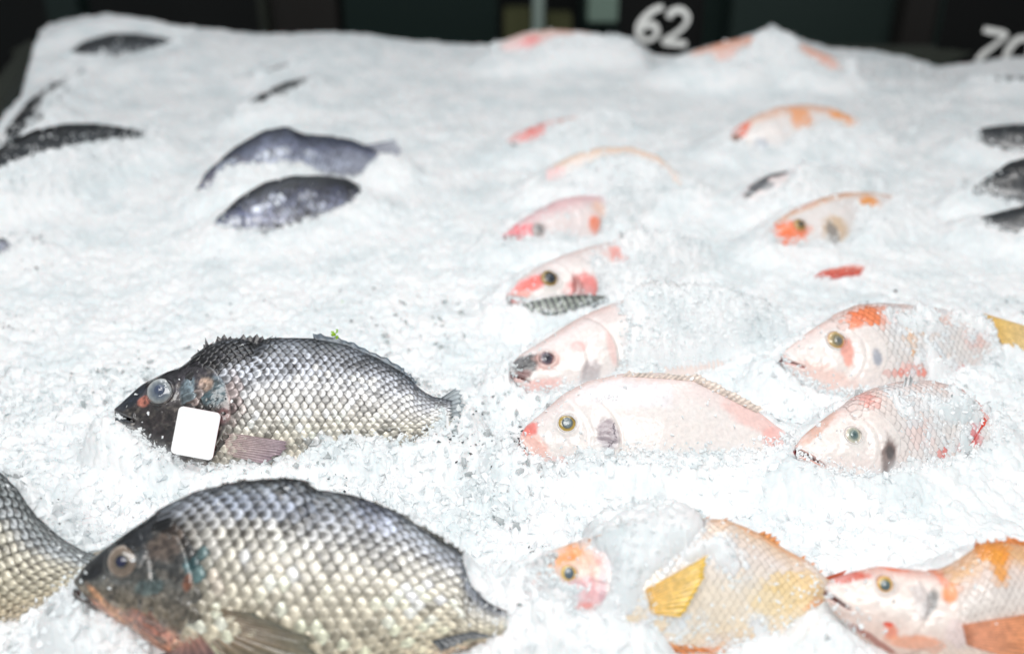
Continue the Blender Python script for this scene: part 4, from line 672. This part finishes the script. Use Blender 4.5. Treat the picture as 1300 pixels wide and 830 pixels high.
crystals('ice_crumbs', np.concatenate(cx), np.concatenate(cy2), np.concatenate(cz2), np.concatenate(cs2), M_chunk); print('crumbs', len(np.concatenate(cx)))
sp = []  # white grains added on the skins to stand in for wet highlights
for f_, lst in ((fD, [(350, 197, 16, 7, 50), (285, 212, 12, 4, 16), (392, 196, 7, 4, 14), (420, 200, 22, 9, 26)]), (fE, [(330, 262, 16, 7, 40), (346, 256, 10, 6, 30), (388, 250, 20, 8, 60), (395, 262, 16, 6, 30)]), (fM, [(718, 274, 24, 5, 60), (700, 280, 8, 4, 12)]), (fN, [(748, 340, 16, 6, 60)]), (fP, [(745, 424, 26, 3.5, 40)]), (fQ, [(770, 506, 22, 5, 40)]), (fH, [(40, 188, 50, 6, 30), (110, 172, 40, 5, 20)])):
    for (px, py, rx, ry, n) in lst:
        for _ in range(n):
            s_, t_ = f_.loc(px+random.gauss(0, .5)*rx, py+random.gauss(0, .5)*ry-random.random()*.0)
            if f_.b(s_)+.01 < t_ < f_.t(s_)-.01: sp.append((*f_.P(s_, t_, float(f_.T(s_, t_))+.002), (.0005+.0016*random.random()**2)*(1.25 if f_.O[1] > .95 else .7)))
sp = np.array(sp); crystals('highlight_grains', sp[:, 0], sp[:, 1], sp[:, 2], sp[:, 3], M_chunk)
c4 = scatter(2600, .40, .95, .002, .0065, lambda v, x, y: (v < -.0) & (RNG.random(len(x)) < ss(0, .3, fbm(x*11, y*11, 77))*(1-.75*ss(-.05, .1, x))))
crystals('clear_ice_chips', *c4, M_clear)
# dark flecks of scale and skin in the melt
M_fleck = simple('fleck', (62, 66, 70), .3)
fl = []
for (px, py, r, n) in ((590, 560, 45, 60), (30, 310, 40, 26), (10, 400, 30, 14), (150, 440, 90, 14), (310, 375, 60, 10), (450, 385, 40, 26), (60, 620, 70, 14), (60, 740, 60, 14), (430, 600, 60, 12), (310, 290, 25, 10), (700, 790, 40, 14), (640, 500, 30, 14), (655, 570, 14, 22), (60, 130, 30, 24), (680, 690, 14, 8), (1240, 220, 20, 20), (1100, 390, 80, 10)):
    for _ in range(n): fl.append((px+random.gauss(0, .5)*r, py+random.gauss(0, .35)*r))
G = np.array([on_z(a, b, .008) for a, b in fl]); G = G[(G[:, 1] < 2.1) & (G[:, 1] > .3)]
crystals('skin_flecks', G[:, 0], G[:, 1], sample(G[:, 0], G[:, 1], Z)+.0012, (.0007+.0020*RNG.random(len(G))**2.5)*np.clip(G[:, 1]*1.3, 1, 2.2), M_fleck, flat=.4)
# ice lump on the far rim
def lump(px, py, y, r, label, n=60):
    p = on_y(px, py, y); rr = RNG.normal(size=(n, 3)); rr /= np.linalg.norm(rr, axis=1)[:, None]; rr *= (RNG.random(n)**.4)[:, None]*r; rr[:, 2] *= .7
    o = crystals('ice_lump', p[0]+rr[:, 0], p[1]+rr[:, 1], p[2]+rr[:, 2]-r*.4, r*(.25+.25*RNG.random(n)), M_ice); o['kind'] = ''; del o['kind']; tag(o, label, 'ice'); return o
lump(985, 52, 2.03, .032, 'peaked lump of white ice sitting on the orange fish at the far rim')
lump(1262, 330, 1.22, .036, 'rounded pale lump of ice below the dark fish at the right edge')
for (px, py) in ((1270, 268), (1285, 262), (1296, 272)):
    pass

# ------------------------------------------------------------------ tag on fish B, green sprig
def rounded(name, w_, h_, r, th, mat, Mx, parent=None):
    pts = []
    for cx_, cy_, a0 in ((w_/2-r, h_/2-r, 0), (-w_/2+r, h_/2-r, 90), (-w_/2+r, -h_/2+r, 180), (w_/2-r, -h_/2+r, 270)):
        for k in range(7): a = math.radians(a0+k*15); pts.append((cx_+r*math.cos(a), cy_+r*math.sin(a)))
    import bmesh
    bm = bmesh.new(); lo = [bm.verts.new((x, y, 0)) for x, y in pts]; hi = [bm.verts.new((x, y, th)) for x, y in pts]; bm.faces.new(hi); bm.faces.new(lo[::-1])
    for i in range(len(pts)): j = (i+1) % len(pts); bm.faces.new((lo[i], lo[j], hi[j], hi[i]))
    me = bpy.data.meshes.new(name); bm.to_mesh(me); bm.free(); me.materials.append(mat)
    if name == 'price_tag':
        me.materials.append(M_tagedge)
        for k_, p_ in enumerate(me.polygons): p_.material_index = int(k_ > 0)
    o = bpy.data.objects.new(name, me); COL.objects.link(o); o.matrix_world = Mx
    return o
M_tag = simple('white_tag', (252, 252, 252), .45); M_tagedge = simple('tag_edge', (225, 160, 165), .5)
s, t = fB.loc(251.5, 550.5); C = fB.P(s, t, float(fB.T(s, t))+.022); e = 1e-3
sU, tU = fB.loc(254.5, 535); up = fB.P(sU, tU, float(fB.T(sU, tU)))-fB.P(s, t, float(fB.T(s, t))); up = up/np.linalg.norm(up); nrm = -(FWD*.75)+fB.N*.5; nrm -= up*nrm.dot(up); nrm /= np.linalg.norm(nrm); rt = np.cross(up, nrm)
dist = (C-EYE).dot(FWD); Mx = np.eye(4); Mx[:3, 0] = rt; Mx[:3, 1] = up; Mx[:3, 2] = nrm; Mx[:3, 3] = C
tg = rounded('price_tag', 54*dist/FPX, 61*dist/FPX, 6*dist/FPX, .0011, M_tag, Matrix(Mx.tolist())); tag(tg, 'blank white rounded tag lying on the dark fish head', 'tag')
M_green = simple('leaf_green', (150, 196, 20), .4)
p = fB.loc(427, 427); W = fB.P(p[0], p[1], 0); rr = RNG.normal(size=(7, 3))*.0016
o = crystals('herb_sprig', W[0]+rr[:, 0], W[1]+rr[:, 1], W[2]+.003+rr[:, 2], .0018+.0012*RNG.random(7), M_green); del o['kind']; tag(o, 'tiny yellow-green herb bit on the back of the tagged fish', 'herb')
p = on_z(434, 345+27, .01); o = crystals('herb_sprig', np.array([p[0]]), np.array([p[1]]), sample(np.array([p[0]]), np.array([p[1]]), Z)+.001, np.array([.0018]), M_green); del o['kind']; tag(o, 'single green speck in the ice above the tagged fish', 'herb')

# ------------------------------------------------------------------ counter, cards and the dark room side
M_rim = simple('dull_steel', (74, 78, 70), .45, .6); M_black = simple('black_panel', (14, 18, 17), .6); M_green_d = simple('dark_green_glass', (36, 50, 47), .3)
M_post = simple('grey_post', (150, 166, 158), .5); M_yel = simple('olive_box', (86, 88, 54), .6); M_pale_b = simple('pale_green_box', (140, 164, 150), .6); M_brown = simple('brown_panel', (34, 31, 28), .6); M_teal = simple('teal_panel', (42, 58, 54), .5)
ctr = empty('display_counter', (0, 1.2, -.9)); tag(ctr, 'ice display counter with a dull steel rim round the ice', 'counter')
def strip(name, a, b, wd, zt, hgt, mat, parent):
    a, b = Vector(a), Vector(b); d = b-a; return box(name, ((a.x+b.x)/2, (a.y+b.y)/2, zt-hgt/2), (wd, d.length, hgt), mat, parent, .004, math.atan2(-d.x, d.y))
ya, yb = .2, 2.25
strip('left_rim', (xleft(ya)-.035, ya, 0), (xleft(yb)-.035, yb, 0), .045, -.015, .06, M_rim, ctr)
strip('side_panel', (xleft(ya)-.03, ya, 0), (xleft(yb)-.03, yb, 0), .03, -.08, .8, M_black, ctr)
box('back_rim', (.45, 2.235, -.062), (3.1, .05, .07), M_rim, ctr, .004)
box('tray_floor', (.45, 1.2, -.16), (3.0, 2.05, .02), M_rim, ctr, .002)
box('back_panel', (.45, 2.25, -.5), (3.1, .03, .85), M_black, ctr)
fl_ = box('floor', (0, 3, -.95), (14, 12, .04), simple('dark_floor', (24, 26, 26), .4), None, 0); tag(fl_, kind='structure')
wl = box('back_wall', (0, 4.6, .4), (14, .08, 2.8), M_black, None, 0); tag(wl, 'near-black wall far behind the counter', 'wall')
def back(name, px0, px1, y, mat, label, cat, z0=-.9, z1=.6, d=.1, ptop=None, pbot=None):
    a, b = on_y(px0, 25, y), on_y(px1, 25, y)
    if ptop is not None: z1 = on_y(0, ptop, y)[2]
    if pbot is not None: z0 = on_y(0, pbot, y)[2]
    o = box(name, ((a[0]+b[0])/2, y, (z0+z1)/2), (b[0]-a[0], d, z1-z0), mat, None, .004); tag(o, label, cat); return o
back('cabinet', 345, 432, 3.4, M_brown, 'blurred brown-black cabinet behind the far rim, left of centre', 'cabinet')
back('cabinet', 440, 632, 3.4, M_green_d, 'wide dark green cabinet behind the far rim, centre', 'cabinet')
back('shelf_post', 334, 342, 3.2, M_rim, 'thin upright at the left end of the brown cabinet', 'post')
back('shelf_post', 676, 690, 3.0, M_post, 'pale grey upright post behind the centre of the counter', 'post')
back('storage_box', 640, 674, 3.3, M_yel, 'olive box just left of the pale grey post', 'box', pbot=62, ptop=12)
back('storage_box', 694, 725, 3.3, M_yel, 'olive box just right of the pale grey post', 'box', pbot=62, ptop=18)
back('storage_box', 745, 782, 3.3, M_pale_b, 'pale green box beside the 62 card', 'box', pbot=25, ptop=-30)
back('cabinet', 735, 922, 3.6, M_green_d, 'dark green cabinet directly behind the 62 card', 'cabinet')
back('cabinet', 1184, 1420, 3.6, M_teal, 'dark teal cabinet directly behind the 70 card', 'cabinet')
back('cabinet', 925, 1130, 3.4, M_teal, 'dark teal cabinet behind the right half of the rim', 'cabinet')
back('cabinet', 1140, 1180, 3.2, M_brown, 'narrow dark cabinet left of the 70 card', 'cabinet')
back('cabinet', 70, 110, 3.2, M_green_d, 'narrow dark cabinet behind the far left corner', 'cabinet')
# price cards with brushed numerals
M_card = simple('black_card', (3, 4, 4), .7); M_card.node_tree.nodes['Principled BSDF'].inputs['Specular IOR Level'].default_value = .15; M_white = simple('white_numeral', (240, 240, 236), .6)
def stroke(pts, wd):
    P = []
    for a, b, c, d in zip([pts[0]]+pts[:-2], pts[:-1], pts[1:], pts[2:]+[pts[-1]]):
        for k in range(8):
            t_ = k/8; P.append([.5*(2*b[i]+(c[i]-a[i])*t_+(2*a[i]-5*b[i]+4*c[i]-d[i])*t_*t_+(3*b[i]-a[i]-3*c[i]+d[i])*t_**3) for i in (0, 1)])
    P.append(pts[-1]); P = np.array(P, float); D = np.gradient(P, axis=0); D /= np.linalg.norm(D, axis=1)[:, None]+1e-9; Nn = np.stack([-D[:, 1], D[:, 0]], 1)
    k = np.linspace(0, 1, len(P)); wv = wd*(.42+.08*np.sin(k*9)); wv[0] *= .6; wv[-1] *= .6; A, B = P+Nn*wv[:, None], P-Nn*wv[:, None]; return A, B
def numeral(name, pts_list, wd, Mx, root):
    Vs, Fs, off = [], [], 0
    for pts in pts_list:
        A, B = stroke(pts, wd); n = len(A); V = np.concatenate([np.c_[A, np.full(n, .0022)], np.c_[B, np.full(n, .0022)], np.c_[A, np.zeros(n)], np.c_[B, np.zeros(n)]])
        i = np.arange(n-1); Fs.append(np.concatenate([np.stack([i, i+n, i+n+1, i+1], 1), np.stack([i+2*n, i, i+1, i+1+2*n], 1), np.stack([i+n, i+3*n, i+3*n+1, i+n+1], 1)])+off); Vs.append(V); off += len(V)
    V = np.concatenate(Vs); V = (np.c_[V, np.ones(len(V))]@np.array(Mx).T)[:, :3]-np.array(root.location)
    return mesh(name, V, np.concatenate(Fs), M_white, root, smooth=False)
SIX = [[(.75, 1.0), (.45, .85), (.15, .5), (.1, .2), (.3, .0), (.55, .05), (.68, .25), (.55, .45), (.3, .42), (.14, .25)]]
TWO = [[(.05, .72), (.15, .93), (.4, 1.0), (.62, .85), (.6, .6), (.35, .3), (.05, .04), (.35, .03), (.75, .06)]]
SEVEN = [[(.0, .95), (.3, .97), (.7, .98), (.5, .6), (.3, .3), (.18, .0)]]
ZERO = [[(.5, 1.), (.2, .85), (.08, .5), (.15, .15), (.38, 0), (.62, .15), (.72, .5), (.65, .85), (.5, 1.), (.42, .98)]]
def card(px0, px1, pb, y, ang, digits, label, lean=0):
    a, b = on_y(px0, pb, y), on_y(px1, pb, y); wd = b[0]-a[0]; root = empty('price_sign', ((a[0]+b[0])/2, y, a[2])); tag(root, label, 'price sign', 'black price cards behind the ice')
    R = Matrix.Translation(root.location) @ Matrix.Rotation(math.radians(ang), 4, 'Z') @ Matrix.Rotation(math.radians(90-12), 4, 'X') @ Matrix.Rotation(math.radians(lean), 4, 'Z')
    c = rounded('card', wd, .22, .006, .003, M_card, R @ Matrix.Translation((0, .09, 0))); c.parent = root; c.matrix_world = R @ Matrix.Translation((0, .09, 0)); c.matrix_parent_inverse = Matrix.Translation(root.location).inverted()
    for nm, g, dx, dy, h_, rot in digits:
        numeral(nm, g, .2, R @ Matrix.Translation((dx, dy, .0032)) @ Matrix.Rotation(math.radians(rot), 4, 'Z') @ Matrix.Diagonal((h_, h_, 1, 1)), root)
    st = strip_box = box('stake', (root.location.x, y+.012, a[2]-.04), (.02, .006, .16), M_card, root, .001)
    return root
U_ = on_y(0, 0, 2.2)
card(784, 890, 76, 2.2, 0, [('numeral', SIX, -.058, .044, .072, -6), ('numeral', TWO, .004, .036, .072, -8)], 'black price card hand-lettered 62 in white')
card(1186, 1335, 90, 2.2, -6, [('numeral', SEVEN, -.052, .018, .07, -10), ('numeral', ZERO, .008, .012, .072, -12)], 'black price card hand-lettered 70 at the top right', lean=-4)
